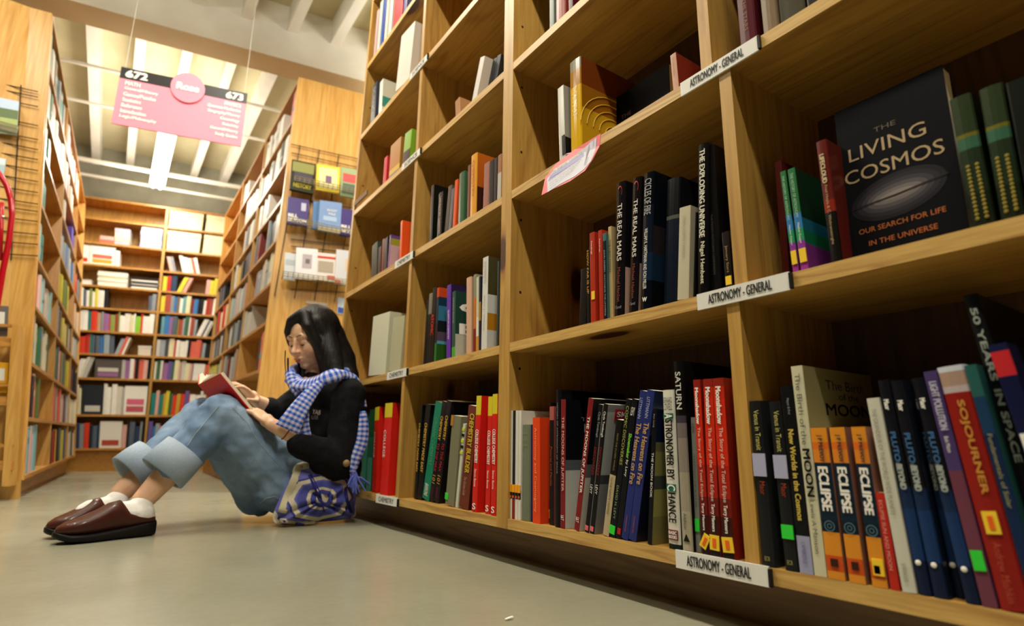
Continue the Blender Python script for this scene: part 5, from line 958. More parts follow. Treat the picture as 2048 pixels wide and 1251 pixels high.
def cap(q, a, b, ra, rb, n=14):
    a, b = Vector(a), Vector(b); q.tube([a, a.lerp(b, .33), a.lerp(b, .66), b], [ra, ra+(rb-ra)*.33, ra+(rb-ra)*.66, rb], n); q.ball(a, ra, n=8); q.ball(b, rb, n=8)
def chain(q, pts, rs, n=12):
    for i in range(len(pts)-1): cap(q, pts[i], pts[i+1], rs[i], rs[i+1], n)
def skin_nodes(nt, b, tc, mp):
    n = nt.nodes.new('ShaderNodeTexNoise'); n.inputs['Scale'].default_value = 25; nt.links.new(mp.outputs[0], n.inputs[0])
    r = ramp(nt, n.outputs['Fac'], [(.35, 'dcaa86'), (.65, 'e6b896')]); nt.links.new(r.outputs[0], b.inputs['Base Color'])
    b.inputs['Subsurface Weight'].default_value = .08; b.inputs['Subsurface Radius'].default_value = (.02, .008, .004)
SKIN = node_mat('skin', skin_nodes, .5)
def denim_nodes(c1, c2):
    def f(nt, b, tc, mp):
        n = nt.nodes.new('ShaderNodeTexNoise'); n.inputs['Scale'].default_value = 7; n.inputs['Detail'].default_value = 5; nt.links.new(mp.outputs[0], n.inputs[0])
        n2 = nt.nodes.new('ShaderNodeTexNoise'); n2.inputs['Scale'].default_value = 420; n2.inputs['Detail'].default_value = 2; nt.links.new(mp.outputs[0], n2.inputs[0])
        r = ramp(nt, n.outputs['Fac'], [(.35, c1), (.68, c2)]); r2 = ramp(nt, n2.outputs['Fac'], [(.3, (.72, .74, .78)), (.7, (1., 1., 1.))])
        mx = nt.nodes.new('ShaderNodeMixRGB'); mx.blend_type = 'MULTIPLY'; mx.inputs[0].default_value = .8; nt.links.new(r.outputs[0], mx.inputs[1]); nt.links.new(r2.outputs[0], mx.inputs[2])
        nt.links.new(mx.outputs[0], b.inputs['Base Color']); b.inputs['Specular IOR Level'].default_value = .15
    return f
DENIM = node_mat('denim', denim_nodes('66809e', '9ab0c8'), .9); CUFF = node_mat('cuff_denim', denim_nodes('98a8b8', 'aebbc8'), .9)
def knit(nt, b, tc, mp):
    n2 = nt.nodes.new('ShaderNodeTexNoise'); n2.inputs['Scale'].default_value = 200; nt.links.new(mp.outputs[0], n2.inputs[0])
    r2 = ramp(nt, n2.outputs['Fac'], [(.3, '0c0c0e'), (.7, '19191c')]); nt.links.new(r2.outputs[0], b.inputs['Base Color']); b.inputs['Specular IOR Level'].default_value = .15
KNIT = node_mat('black_knit', knit, .9)
def hair_nodes(nt, b, tc, mp):
    mp.inputs['Scale'].default_value = (60, 60, 3); mp.inputs['Rotation'].default_value = (0, .35, 0)
    n = nt.nodes.new('ShaderNodeTexNoise'); n.inputs['Scale'].default_value = 3; n.inputs['Detail'].default_value = 4; nt.links.new(mp.outputs[0], n.inputs[0])
    r = ramp(nt, n.outputs['Fac'], [(.35, '070606'), (.7, '1c1613')]); nt.links.new(r.outputs[0], b.inputs['Base Color'])
    bp_ = nt.nodes.new('ShaderNodeBump'); bp_.inputs['Strength'].default_value = .5; bp_.inputs['Distance'].default_value = .004; nt.links.new(n.outputs['Fac'], bp_.inputs['Height']); nt.links.new(bp_.outputs[0], b.inputs['Normal'])
HAIR = node_mat('black_hair', hair_nodes, .5); HAIR.node_tree.nodes['Principled BSDF'].inputs['Specular IOR Level'].default_value = .3
def uvchain(nt, b, f): 
    uv = nt.nodes.new('ShaderNodeUVMap'); s = nt.nodes.new('ShaderNodeSeparateXYZ'); nt.links.new(uv.outputs[0], s.inputs[0]); return s
def mth(nt, op, a, b=None, c=None):
    m_ = nt.nodes.new('ShaderNodeMath'); m_.operation = op
    for i, v in enumerate((a, b, c)):
        if v is None: continue
        if isinstance(v, (int, float)): m_.inputs[i].default_value = v
        else: nt.links.new(v, m_.inputs[i])
    return m_.outputs[0]
def gingham(nt, b, tc, mp):
    s = uvchain(nt, b, 0); f = 62
    cu_ = mth(nt, 'LESS_THAN', mth(nt, 'FRACT', mth(nt, 'MULTIPLY', s.outputs[0], f)), .5); cv = mth(nt, 'LESS_THAN', mth(nt, 'FRACT', mth(nt, 'MULTIPLY', s.outputs[1], f)), .5)
    t_ = mth(nt, 'MULTIPLY', mth(nt, 'ADD', mth(nt, 'MULTIPLY', cu_, .8), mth(nt, 'MULTIPLY', cv, 1.2)), .5)
    r = ramp(nt, t_, [(0, 'c9bdd0'), (.35, '9aa0cc'), (.55, '6a8ac8'), (.98, '2f4fae')]); nt.links.new(r.outputs[0], b.inputs['Base Color']); b.inputs['Specular IOR Level'].default_value = .1
GING = node_mat('blue_check_cloth', gingham, .9)
def bagm(nt, b, tc, mp):
    s = uvchain(nt, b, 0); du = mth(nt, 'ABSOLUTE', mth(nt, 'SUBTRACT', s.outputs[0], .5)); dv = mth(nt, 'ABSOLUTE', mth(nt, 'SUBTRACT', s.outputs[1], .42))
    d = mth(nt, 'ADD', mth(nt, 'MAXIMUM', du, dv), mth(nt, 'MULTIPLY', mth(nt, 'MINIMUM', du, dv), .35))
    r = ramp(nt, d, [(0, 'cfc4a4'), (.07, '2d3590'), (.13, 'cfc4a4'), (.17, '3a3f94'), (.26, '5a5cae'), (.285, 'd2c8a8'), (.34, '2a2f80'), (.37, '6264b2'), (.50, 'd0c6a6')]); r.color_ramp.interpolation = 'CONSTANT'
    fine = mth(nt, 'LESS_THAN', mth(nt, 'FRACT', mth(nt, 'MULTIPLY', d, 55)), .3)
    mx = nt.nodes.new('ShaderNodeMixRGB'); mx.blend_type = 'MIX'; nt.links.new(mth(nt, 'MULTIPLY', fine, .25), mx.inputs[0]); nt.links.new(r.outputs[0], mx.inputs[1]); mx.inputs[2].default_value = (*lin('8e90c8'), 1)
    nt.links.new(mx.outputs[0], b.inputs['Base Color'])
BAGM = node_mat('blue_cream_geometric_cloth', bagm, .85)
def sweep(name, pts, hw, th, m, parent, face=None, n=14, closed=False):
    """soft flat band; hw half widths, th half thickness; face = direction the flat side looks to"""
    pts = [Vector(p) for p in pts]; vs = []; uv = []; acc = 0
    for i, p in enumerate(pts):
        if i: acc += (p-pts[i-1]).length
        t_ = (pts[min(i+1, len(pts)-1)]-pts[max(i-1, 0)]).normalized(); f_ = (Vector(face) if not callable(face) else face(p)); f_ = (f_-t_*f_.dot(t_)).normalized(); s_ = t_.cross(f_)
        w = hw[i] if isinstance(hw, (list, tuple)) else hw; h_ = th[i] if isinstance(th, (list, tuple)) else th
        for k in range(n):
            a = 2*math.pi*k/n; c_, s2 = math.cos(a), math.sin(a); vs.append(p+s_*w*c_+f_*h_*s2); uv.append((w*c_*1.0 if w > 2*h_ else a*h_*1.0, acc))
    fs = []
    for i in range(len(pts)-1):
        for k in range(n): fs.append((i*n+k, i*n+(k+1) % n, (i+1)*n+(k+1) % n, (i+1)*n+k))
    fs += [tuple(range(n-1, -1, -1)), tuple(range((len(pts)-1)*n, len(pts)*n))]
    return mesh_obj(name, vs, fs, m, parent, None, True, uv)
def spline(ctrl, n):
    ctrl = [Vector(c) for c in ctrl]; out = []; m_ = len(ctrl)-1
    for i in range(n):
        t_ = i/(n-1)*m_; k = min(int(t_), m_-1); f = t_-k
        p0, p1, p2, p3 = ctrl[max(k-1, 0)], ctrl[k], ctrl[k+1], ctrl[min(k+2, m_)]
        out.append(.5*((2*p1)+(p2-p0)*f+(2*p0-5*p1+4*p2-p3)*f*f+(3*p1-p0-3*p2+p3)*f**3))
    return out
PR = empty('person', (.62, 2.2, 0), label='person in black sweater, rolled jeans and blue checked scarf reading on floor', cat='person')
# joints
hipN, kneeN, cufN, ankN = Vector((.555, 2.135, .125)), U(441, 832, 2.09), U(343, 938, 2.07), U(286, 1000, 2.065)
hipF, kneeF, cufF, ankF = Vector((.60, 2.28, .125)), U(404, 834, 2.27), U(281, 935, 2.21), U(243, 985, 2.19)
shN, elN = U(697, 790, 2.005), U(686, 922, 1.985); cuN = U(600, 888, 1.985); wrN = U(543, 848, 2.0)
shF, elF, wrF = U(612, 790, 2.34), U(556, 826, 2.36), U(512, 800, 2.31)
HC = U(624, 676, 2.17)
f_ = Vector((-.886, -.44, 0)); pitch = math.radians(24); FWD = (f_.normalized()*math.cos(pitch)+Vector((0, 0, -1))*math.sin(pitch)).normalized()
SD = FWD.cross(Vector((0, 0, 1))).normalized(); UPH = SD.cross(FWD).normalized()     # SD: her right
def hd(f, s, u): return HC+FWD*f-SD*s+UPH*u     # s>0: her left, the side the camera sees
HM = Matrix((FWD, -SD, UPH)).transposed()
body = MB()
body.ball(hd(-.006, 0, .018), (.084, .068, .084), HM, 14); body.ball(hd(.030, 0, -.040), (.054, .057, .062), HM, 12); body.ball(hd(.060, 0, -.088), (.018, .022, .015), HM, 8)
for s in (-1, 1):
    body.ball(hd(.048, .034*s, -.026), (.032, .031, .036), HM, 8); body.ball(hd(.066, .028*s, .022), (.012, .026, .012), HM, 8)
    body.ball(hd(.065, .030*s, .001), (.0135, .018, .013), HM, 8); body.ball(hd(.086, .010*s, -.031), (.010, .008, .007), HM, 6)
    body.ball(hd(-.005, .069*s, -.01), (.014, .008, .028), HM, 6)
chain(body, [hd(.078, 0, .012), hd(.088, 0, -.012), hd(.099, 0, -.028)], [.008, .008, .0105], 8)
body.ball(hd(.083, 0, -.055), (.010, .020, .006), HM, 8); body.ball(hd(.081, 0, -.065), (.010, .017, .007), HM, 8)
NK = Vector((.635, 2.19, .50)); cap(body, hd(-.03, 0, -.05), NK, .046, .052); CH = Vector((.655, 2.19, .36)); PV = Vector((.63, 2.2, .13))
cap(body, NK-Vector((0, 0, .03)), CH, .07, .09); cap(body, CH, PV, .09, .10); cap(body, CH+Vector((0, -.1, .06)), CH+Vector((0, .1, .06)), .05, .05)
for a, b_, c_, d_ in ((shN, elN, wrN, -1), (shF, elF, wrF, 1)): cap(body, CH+Vector((0, d_*.1, .06)), a, .045, .045); cap(body, a, b_, .040, .036); cap(body, b_, b_.lerp(c_, .55), .036, .031); cap(body, b_.lerp(c_, .55), c_, .031, .021)
for h_, k_, a_ in ((hipN, kneeN, ankN), (hipF, kneeF, ankF)): cap(body, PV, h_, .08, .07); cap(body, h_, k_, .07, .05); cap(body, k_, k_.lerp(a_, .45), .045, .047); cap(body, k_.lerp(a_, .45), a_, .047, .031); 
def hand(q, wr, kn, tipdir, nrm_, thumb, curl=(.25, .45, .35), spread=.12, k=.92):
    """palm from wrist to knuckles; nrm_: back of the hand looks this way; thumb = +1/-1 side"""
    wr, kn = Vector(wr), Vector(kn); d = (kn-wr).normalized(); n_ = Vector(nrm_); n_ = (n_-d*n_.dot(d)).normalized(); s_ = d.cross(n_)*thumb
    M3 = Matrix((d, s_, n_)).transposed(); q.ball(wr.lerp(kn, .55), ((kn-wr).length*.56, .037*k, .0145*k), M3, 10); cap(q, wr, wr.lerp(kn, .3), .021*k, .024*k)
    for i, (L_, off) in enumerate(((.066, .028), (.074, .010), (.069, -.009), (.054, -.026))):
        p = kn+s_*off*k-d*(.004+.006*(i == 3)); ang = (off*spread/.03); dd = (d*math.cos(ang)+s_*math.sin(ang)); a = 0; r0 = .0088*k
        cap(q, wr.lerp(kn, .5)+s_*off*.7*k, p, .0105*k, .0092*k, 8); pts = [p]; rs = [r0]
        for j, (fr, cv) in enumerate(zip((.45, .31, .24), curl)):
            a += cv*(1+.15*i); v = dd*math.cos(a)-n_*math.sin(a); p = p+v*L_*fr*k; pts.append(p); rs.append(r0*(1-.11*(j+1)))
        chain(q, pts, rs, 8)
    b0 = wr.lerp(kn, .25)+s_*.026*k; v1 = (d*.62+s_*.72-n_*.25).normalized(); v2 = (d*.88+s_*.30-n_*.35).normalized(); v3 = (d*.95-n_*.4).normalized()
    chain(q, [b0, b0+v1*.034*k, b0+v1*.034*k+v2*.030*k, b0+v1*.034*k+v2*.030*k+v3*.022*k], [.0135*k, .0105*k, .0095*k, .0078*k], 8)
knN = U(512, 822, 2.055); hand(body, wrN, knN, None, Vector((.35, -.45, .8)), 1, (.2, .35, .3))
knF = U(484, 773, 2.25); hand(body, wrF, knF, None, Vector((.5, -.15, .85)), -1, (.15, .3, .25))
bodyo = remeshed('body', body, .0034, 4, SKIN, PR)
# mouth, eyes, brows
def face_bit(name, pts, rs, m, n=6):
    q = MB(); chain(q, pts, rs, n); return q.build(name, m, PR, True)
LIP = mat('bd7464', .5)
q = MB(); q.ball(hd(.0905, 0, -.0555), (.0045, .018, .0040), HM, 8); q.ball(hd(.0885, 0, -.0645), (.0048, .015, .0050), HM, 8); q.build('lips', LIP, PR, True)
for s in (1, -1):
    face_bit('eyebrow', [hd(.0795, .012*s, .024), hd(.0785, .026*s, .030), hd(.070, .041*s, .027)], [.0014, .0019, .0010], mat('1a1210', .8))
    face_bit('eyelashes', [hd(.0765, .015*s, -.006), hd(.0785, .029*s, -.0095), hd(.071, .043*s, -.007)], [.0010, .0020, .0014], mat('0d0a09', .6))
    q = MB(); q.ball(hd(.0675, .029*s, -.004), (.0090, .0115, .0060), HM, 8); q.build('eye', mat('b8a090', .6), PR, True)
# hair
h = MB(); h.ball(hd(-.030, 0, .026), (.100, .086, .100), HM, 16)
h.ball(hd(-.060, 0, -.03), (.082, .085, .10), HM, 12)
bk = [hd(-.055, .0, -.02), U(676, 722, 2.18), U(693, 752, 2.15)]; chain(h, bk, [.084, .070, .048])
chain(h, [hd(-.02, .045, .02), U(660, 712, 2.10), U(672, 760, 2.07), U(668, 780, 2.05)], [.045, .045, .036, .020])
chain(h, [hd(.03, .028, .098), hd(.056, .055, .055), hd(.050, .068, .0), hd(.036, .066, -.055), hd(.026, .060, -.10), hd(.03, .05, -.15)], [.020, .020, .019, .024, .024, .016])
chain(h, [hd(.0, .05, .06), hd(.0, .07, .0), hd(.0, .068, -.07), hd(.01, .06, -.13)], [.03, .026, .03, .022])
chain(h, [hd(.03, .012, .105), hd(.062, -.020, .085), hd(.066, -.046, .048), hd(.052, -.062, .0), hd(.030, -.064, -.06), hd(.03, -.05, -.12)], [.018, .015, .012, .012, .015, .012])
chain(h, [hd(-.03, -.04, .0), hd(-.02, -.06, -.08), U(598, 790, 2.2)], [.04, .03, .016])
hair = remeshed('hair', h, .005, 9, HAIR, PR, disp=.003, dscale=.06)
for i, (pts, r) in enumerate((([U(571, 700, 2.13), U(570, 725, 2.13), U(573, 750, 2.12), U(583, 772, 2.12)], .0022), ([U(576, 715, 2.12), U(577, 745, 2.12), U(586, 775, 2.12), U(596, 800, 2.12)], .0035))):
    p = spline(pts, 12); q = MB(); q.tube(p, [r*(1-.7*k/11) for k in range(12)], 6); q.build('hair_strand', HAIR, PR, True)
# sweater
s = MB(); s.ball((.645, 2.20, .17), (.105, .150, .115), None, 12); s.ball((.655, 2.19, .34), (.100, .160, .15), None, 12); cap(s, CH+Vector((.0, -.09, .08)), CH+Vector((0, .1, .08)), .075, .07)
cap(s, NK+Vector((0, 0, -.02)), CH, .065, .10); cap(s, CH, PV+Vector((.005, 0, .02)), .108, .116); cap(s, CH+Vector((-.005, -.05, -.05)), PV+Vector((0, -.04, .05)), .10, .105)
chain(s, [CH+Vector((.01, -.09, .07)), shN, shN.lerp(elN, .5), elN, elN.lerp(cuN, .5), cuN], [.07, .062, .058, .056, .052, .043]); chain(s, [CH+Vector((0, .1, .07)), shF, elF, elF.lerp(wrF, .45)], [.07, .058, .05, .040])
s.ball(elN+Vector((-.02, .03, -.02)), (.075, .06, .05), None, 8); cap(s, U(640, 930, 2.02), U(700, 935, 2.02), .045, .045)
sw = remeshed('sweater', s, .006, 4, KNIT, PR, disp=.012, dscale=.05)
# jeans
j = MB(); j.ball((.615, 2.205, .118), (.125, .165, .108), None, 12)
chain(j, [hipN, hipN.lerp(kneeN, .5), kneeN], [.108, .092, .074]); chain(j, [hipF, hipF.lerp(kneeF, .5), kneeF], [.105, .088, .070])
chain(j, [kneeN, kneeN.lerp(cufN, .4), kneeN.lerp(cufN, .92)], [.070, .066, .057]); chain(j, [kneeF, kneeF.lerp(cufF, .4), kneeF.lerp(cufF, .92)], [.066, .060, .050])
cap(j, Vector((.555, 2.12, .115)), Vector((.50, 2.13, .13)), .098, .09)
cap(j, U(452, 905, 2.16), U(520, 985, 2.2), .055, .078)
j.v = [Vector((v.x, v.y, max(v.z, .004))) for v in j.v]
jeans = remeshed('jeans', j, .006, 3, DENIM, PR, disp=.014, dscale=.045)
def cuff(c, k, r0, r1, L_, n=28):
    d = (c-k).normalized(); a = d.orthogonal().normalized(); b_ = d.cross(a); c0 = c-d*L_*.55; c1 = c+d*L_*.45; vs = []; R = random.Random(3)
    prof = [(c0, r0*.96), (c0, r0+.006), (c0.lerp(c1, .5), (r0+r1)/2+.008), (c1, r1+.006), (c1+d*.003, r1), (c1, r1-.007), (c0.lerp(c1, .3), r0-.012)]
    for p, r in prof:
        for i in range(n): t_ = 2*math.pi*i/n; rr = r*(1+.03*math.sin(3*t_+1)); vs.append(p+a*rr*math.cos(t_)+b_*rr*math.sin(t_))
    fs = [(q_*n+i, q_*n+(i+1) % n, (q_+1)*n+(i+1) % n, (q_+1)*n+i) for q_ in range(len(prof)-1) for i in range(n)]
    o = mesh_obj('jeans_cuff', vs, fs, CUFF, PR, None, True); return o
cuff(U(345, 926, 2.07), kneeN, .061, .066, .088); cuff(U(276, 930, 2.21), kneeF, .054, .058, .080)
# seams laid on the cloth
def bvh(o): return BVHTree.FromPolygons([WM(o) @ v.co for v in o.data.vertices], [tuple(p.vertices) for p in o.data.polygons])
bj, bs_ = bvh(jeans), bvh(sw)
def drape(bv, px, py, off=.001, fallback=2.1):
    d = ray(px, py).normalized(); hit = bv.ray_cast(CC, d); return hit[0]-d*off if hit[0] is not None else U(px, py, fallback)
def seam(pts, m, r=.0012, bv=None):
    P_ = []
    for a, b_ in zip(pts[:-1], pts[1:]):
        for k in range(8): P_.append(drape(bv or bj, a[0]+(b_[0]-a[0])*k/8, a[1]+(b_[1]-a[1])*k/8))
    q = MB(); q.tube(P_, r, 5); return q.build('seam', m, PR)
SM = mat('a8b4bc', .9)
seam([(437, 812), (415, 838), (390, 868), (372, 895)], SM); seam([(466, 815), (495, 845), (515, 880), (545, 915), (575, 945)], SM, .0009); seam([(520, 1006), (532, 996), (550, 992), (562, 1000)], SM, .0008)
# sleeve lettering
def dlet(s_, x0, y0, x1, y1, x2, y2, m):
    vs, fs, _ = text_geo(s_); P_ = [drape(bs_, x0+(x1-x0)*a+(x2-x0)*b_, y0+(y1-y0)*a+(y2-y0)*b_, .0022, 1.95) for a, b_ in vs]; return mesh_obj('sleeve_lettering', P_, fs, m, PR)
dlet('YAB', 624, 827, 640, 829, 626, 818, mat('e8e4da', .6)); dlet('USE', 623, 838, 636, 838, 624, 830, mat('8a8882', .6))
# red string bracelet
c = U(571, 876, 1.985).lerp(wrN, .0); ax = (cuN-wrN).normalized(); ax = (elN-wrN).normalized(); c = wrN.lerp(elN, .20); a = ax.orthogonal().normalized(); b_ = ax.cross(a); rr = .0265
q = MB(); q.tube([c+a*rr*math.cos(t_)+b_*rr*math.sin(t_) for t_ in np.linspace(0, 2*math.pi, 25)], .0017, 6, cap=False); q.build('string_bracelet', mat('7a1a14', .7), PR, True)
# scarf: wrap, front tail, back tail, fringe
nk = Vector((.615, 2.16, .515)); ring = []
tow = Vector((-.27, -.96, 0))
sc = spline([U(584, 756, 2.14), U(600, 768, 2.08), U(628, 766, 2.03), U(655, 754, 1.985), U(683, 748, 1.985), U(706, 757, 2.0), U(718, 785, 2.0), U(724, 815, 1.985)], 40)
scf = sweep('scarf', sc, [.028 if i < 22 else .018 for i in range(40)], [.015]*24+[.010]*16, GING, PR, face=lambda p: Vector((-.35, -.75, .55)))
w2 = spline([U(583, 752, 2.15), U(585, 742, 2.22), U(610, 735, 2.29), U(650, 730, 2.29), U(690, 742, 2.2), U(690, 748, 2.08)], 26); sweep('scarf_wrap', w2, .024, .018, GING, PR, face=lambda p: (p-nk).normalized())
w3 = spline([U(580, 745, 2.13), U(586, 768, 2.10), U(600, 786, 2.08)], 10); sweep('scarf_knot', w3, [.018]*10, [.016]*10, GING, PR, face=tow)
ft = spline([U(643, 764, 1.98), U(624, 783, 1.965), U(602, 812, 1.95), U(586, 838, 1.945), U(575, 858, 1.95)], 26)
sweep('scarf_front_tail', ft, [.012+.029*(i/25)**.8 for i in range(26)], .006, GING, PR, face=tow)
ft2 = spline([U(606, 822, 1.965), U(606, 850, 1.962), U(612, 878, 1.965)], 10); sweep('scarf_front_tail', ft2, [.020]*10, .005, GING, PR, face=tow)
bt = spline([U(726, 822, 1.93), U(727, 850, 1.925), U(724, 882, 1.925), U(712, 915, 1.93), U(705, 945, 1.935)], 22); sweep('scarf_back_tail', bt, [.010+.010*math.sin(math.pi*i/21) for i in range(22)], .007, GING, PR, face=tow)
R2 = random.Random(4); q = MB(); base = U(707, 948, 1.925)
for k in range(26):
    a = R2.uniform(-1.0, 1.2); L_ = R2.uniform(.035, .065); d = Vector((math.sin(a)*.8+.25, -.25*R2.random(), -math.cos(a)*.9)); q.tube([base+Vector((R2.uniform(-.012, .012), 0, R2.uniform(-.01, .01))), base+d*L_*.5, base+d*L_+Vector((0, 0, -.006))], [.003, .0034, .002], 5)
q.build('scarf_fringe', mat('5a68b8', .8), PR)
# shoes and socks
def shoe(heel, toe, near):
    d = Vector((toe.x-heel.x, toe.y-heel.y, 0)); L_ = d.length; d.normalize(); s_ = Vector((-d.y, d.x, 0))
    def loft(name, secs, m, n=20, flat=False):
        vs = []
        for t_, hw, z0, z1, off in secs:
            for k in range(n):
                a = 2*math.pi*k/n; cx, cz = math.cos(a), math.sin(a); e = .55 if flat else .8
                vx = math.copysign(abs(cx)**e, cx)*hw; vz = (z0+z1)/2+math.copysign(abs(cz)**e, cz)*(z1-z0)/2; vs.append(heel+d*(t_*L_)+s_*(vx+off)+Vector((0, 0, vz-heel.z)))
        fs = [(i*n+k, i*n+(k+1) % n, (i+1)*n+(k+1) % n, (i+1)*n+k) for i in range(len(secs)-1) for k in range(n)]+[tuple(range(n-1, -1, -1)), tuple(range((len(secs)-1)*n, len(secs)*n))]
        return mesh_obj(name, vs, fs, m, sh, None, True)
    sh = empty('shoe', heel.lerp(toe, .5).to_tuple()[:2]+(0,)); sh.parent = PR; sh.location = sh.location-PR.location
    loft('sole', [(-.01, .010, .006, .040, 0), (.0, .026, .001, .044, 0), (.12, .034, .0, .042, 0), (.4, .034, .0, .030, 0), (.68, .044, .0, .024, 0), (.86, .042, .004, .025, 0), (.96, .028, .012, .030, 0), (1.0, .010, .018, .032, 0)], mat('15110f', .55), flat=True)
    LEA = mat('46231b', .34, coat=.12)
    loft('leather_upper', [(.0, .012, .040, .052, 0), (.03, .026, .036, .056, 0), (.14, .033, .034, .060, 0), (.30, .035, .028, .074, 0), (.40, .035, .024, .104, 0), (.50, .037, .022, .098, 0), (.62, .042, .020, .080, 0), (.76, .043, .020, .066, 0), (.88, .038, .022, .056, 0), (.96, .022, .025, .045, 0), (.985, .008, .028, .038, 0)], LEA)
    q = MB(); P_ = []
    for t_, hw, z in ((.02, .028, .046), (.14, .036, .044), (.4, .0375, .032), (.68, .0465, .026), (.86, .0435, .027), (.96, .029, .031)): P_.append(heel+d*(t_*L_)-s_*(hw if near else hw)+Vector((0, 0, z-heel.z)))
    q.tube(spline(P_, 20), .0016, 5); q.build('welt_seam', mat('6a4a3a', .5), sh)
    return sh, d, s_
hN = Vector((.150, 2.055, 0)); tN = Vector((-.080, 1.995, 0)); hF = Vector((.085, 2.175, 0)); tF = Vector((-.105, 2.12, 0))
shoe(hN, tN, True); shoe(hF, tF, False)
for hl, to, an in ((hN, tN, ankN), (hF, tF, ankF)):
    d = (to-hl).normalized(); q = MB(); ht = hl+d*.034
    chain(q, [Vector((ht.x, ht.y, .060)), Vector((ht.x, ht.y, .060)).lerp(an, .55)+d*.006], [.033, .0325]); chain(q, [Vector((ht.x, ht.y, .06))+d*.01, hl+d*.11+Vector((0, 0, .066))], [.033, .026]); q.ball(hl+d*.028+Vector((0, 0, .050)), (.030, .028, .020), None, 8)
    k0 = Vector((ht.x, ht.y, .060)).lerp(an, .30); chain(q, [k0+d*.03, hl+d*.10+Vector((0, 0, .075))], [.030, .024])
    sk = remeshed('sock', q, .004, 4, plaster('white_sock' , 'd8d4ce', 'efece6', 60), PR)
# ------------------------------------------------------------------ the open book she holds
A2p, A3p = U(441, 746, 2.045), U(520, 842, 2.045); sdir = (A3p-A2p).normalized()
best = min(((abs((U(397, 768, 2.045+k*.002)-A2p).normalized().dot(sdir)), 2.045+k*.002) for k in range(0, 70)))
A1p = U(397, 768, best[1]); wv = A1p-A2p
A4p = A1p+(A3p-A2p); far = A1p+Vector((-wv.x*.2, .105, .045)); farv = far-A1p; nN = wv.cross(sdir).normalized()
if nN.y < 0: nN = -nN          # towards the reader's side
nF = farv.cross(sdir).normalized()
if nF.dot(Vector((.5, 0, 1))) < 0: nF = -nF
BKo = empty('open_book', A1p.lerp(A3p, .5), label='open book with a red cover held on her knees', cat='book')
def plate(name, a, e1, e2, n_, t0, t1, m): q = MB(); q.hexa([a+n_*t0, a+e1+n_*t0, a+e1+e2+n_*t0, a+e2+n_*t0, a+n_*t1, a+e1+n_*t1, a+e1+e2+n_*t1, a+e2+n_*t1]); return q.build(name, m, BKo)
RED = mat('d4231a', .3); ln = A3p-A2p
plate('near_cover', A1p, -wv, ln, nN, -.0022, 0, RED); plate('near_pages', A1p+sdir*.002, -wv*.985, ln*.985, nN, .0002, .0115, PAGES); plate('far_cover', A1p, farv, ln, nF, -.0022, 0, RED); plate('far_pages', A1p+sdir*.002, farv*.985, ln*.985, nF, .0002, .012, PAGES)
q = MB()
for k in range(5):
    e = (-wv*.9)*(1-k/4)+farv*.9*(k/4)+(nN+nF)*.02; b0 = A1p+nN*.006+nF*.006; q.hexa([b0, b0+e*.5, b0+e*.5+ln*.98, b0+ln*.98, b0+Vector((0, 0, .0006)), b0+e*.5+Vector((0, 0, .0006)), b0+e*.5+ln*.98+Vector((0, 0, .0006)), b0+ln*.98+Vector((0, 0, .0006))])
q.build('turning_pages', mat('e8e2d2', .7), BKo)
# ------------------------------------------------------------------ cloth bag
BG = empty('cloth_bag', (.64, 2.04, 0), label='slouched blue and cream patterned cloth bag on floor beside the reader', cat='bag')
out = [(546, 1038), (552, 1012), (575, 965), (596, 925), (640, 930), (690, 945), (708, 962), (716, 1000), (723, 1028), (705, 1035), (660, 1043), (600, 1049), (560, 1049)]
yb = 2.03; op = [U(x, y, yb) for x, y in out]; op = [Vector((min(p.x, .752), p.y, max(p.z, .006))) for p in op]
cen = sum(op, Vector())/len(op); xs = [p[0] for p in out]; 
def outl(t_):
    n = len(op); k = t_*n; i = int(k) % n; f = k-int(k); p0, p1, p2, p3 = op[i-1], op[i], op[(i+1) % n], op[(i+2) % n]; return .5*((2*p1)+(p2-p0)*f+(2*p0-5*p1+4*p2-p3)*f*f+(3*p1-p0-3*p2+p3)*f**3)
N = 48; vs = []; uv = []; rings = [1, .95, .8, .6, .4, .2]
x0, x1 = min(p.x for p in op), max(p.x for p in op); z0, z1 = min(p.z for p in op), max(p.z for p in op)
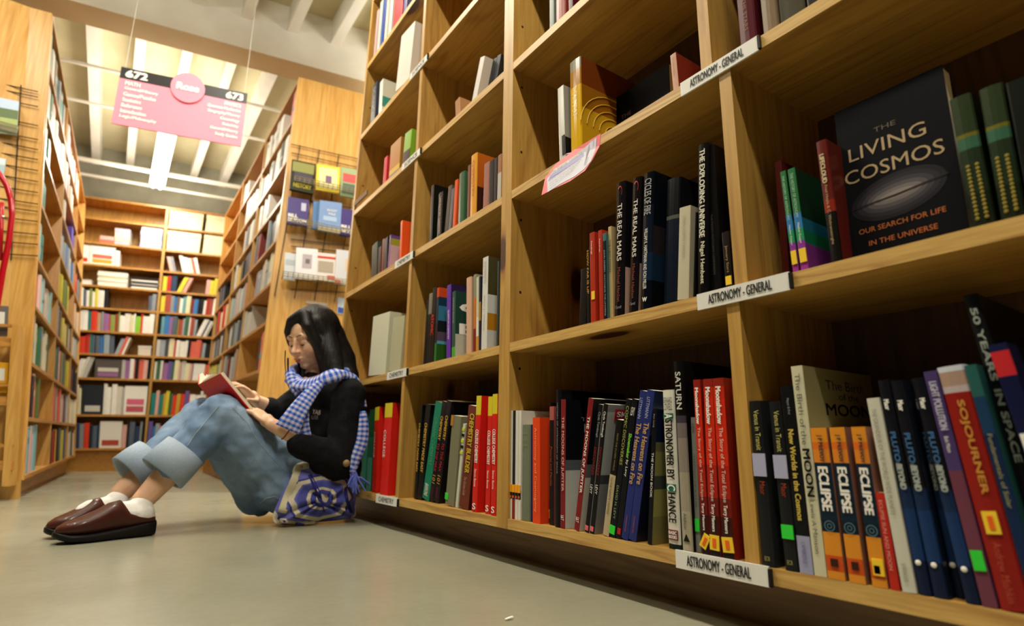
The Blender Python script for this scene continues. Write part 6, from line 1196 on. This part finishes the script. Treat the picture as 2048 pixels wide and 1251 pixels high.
for side, dy in ((0, -.055), (1, .035)):
    for r in rings:
        for k in range(N):
            o_ = outl(k/N); p = cen.lerp(o_, r); bulge = math.sqrt(max(0, 1-r**2.4)); wob = .010*math.sin(9*k/N*2*math.pi+r*5)*(r < .97)*(r > .1)
            p = p+Vector((0, dy*bulge+(-wob if side == 0 else wob), 0)); p.z = max(p.z, .004); vs.append(p); uv.append(((p.x-x0)/(x1-x0)*.9+.05, (p.z-z0)/(z1-z0)*.9+.05))
fs = []; nr = len(rings)
for side in (0, 1):
    o0 = side*nr*N
    for i in range(nr-1):
        for k in range(N): f4 = (o0+i*N+k, o0+i*N+(k+1) % N, o0+(i+1)*N+(k+1) % N, o0+(i+1)*N+k); fs.append(f4 if side else f4[::-1])
    c_ = tuple(o0+(nr-1)*N+k for k in range(N)); fs.append(c_ if side else c_[::-1])
for k in range(N): fs.append((k, (k+1) % N, nr*N+(k+1) % N, nr*N+k))
bag = mesh_obj('bag_body', vs, fs, BAGM, BG, None, True, uv); bb = bvh(bag)
CRM = mat('c9bf9f', .85); NVY = mat('2a2c78', .8)
def strip(name, pts, r, m, flat=False):
    P_ = [drape(bb, x, y, .002, 2.0) for x, y in [(a[0]+(b_[0]-a[0])*k/6, a[1]+(b_[1]-a[1])*k/6) for a, b_ in zip(pts[:-1], pts[1:]) for k in range(6)]]
    sweep(name, P_, r, .003, m, BG, face=tow) if flat else (lambda q: (q.tube(P_, r, 6), q.build(name, m, BG, True)))(MB())
strip('cream_band', [(600, 930), (590, 958), (574, 995), (562, 1030)], .014, CRM, True); strip('cream_band', [(560, 1040), (600, 1044), (640, 1043)], .007, CRM, True)
strip('drawcord', [(618, 950), (630, 975), (640, 1000), (655, 1012), (672, 1020)], .004, NVY); strip('drawcord', [(556, 1035), (570, 1042), (590, 1046), (612, 1048)], .0035, NVY); strip('drawcord', [(690, 975), (694, 1000), (704, 1030)], .006, NVY); strip('drawcord', [(622, 948), (640, 985), (650, 1030)], .0025, NVY)
q = MB(); q.ball(U(693, 926, 1.925), .012, n=8); o = q.build('wooden_bead', mat('8a7450', .5), BG, True)
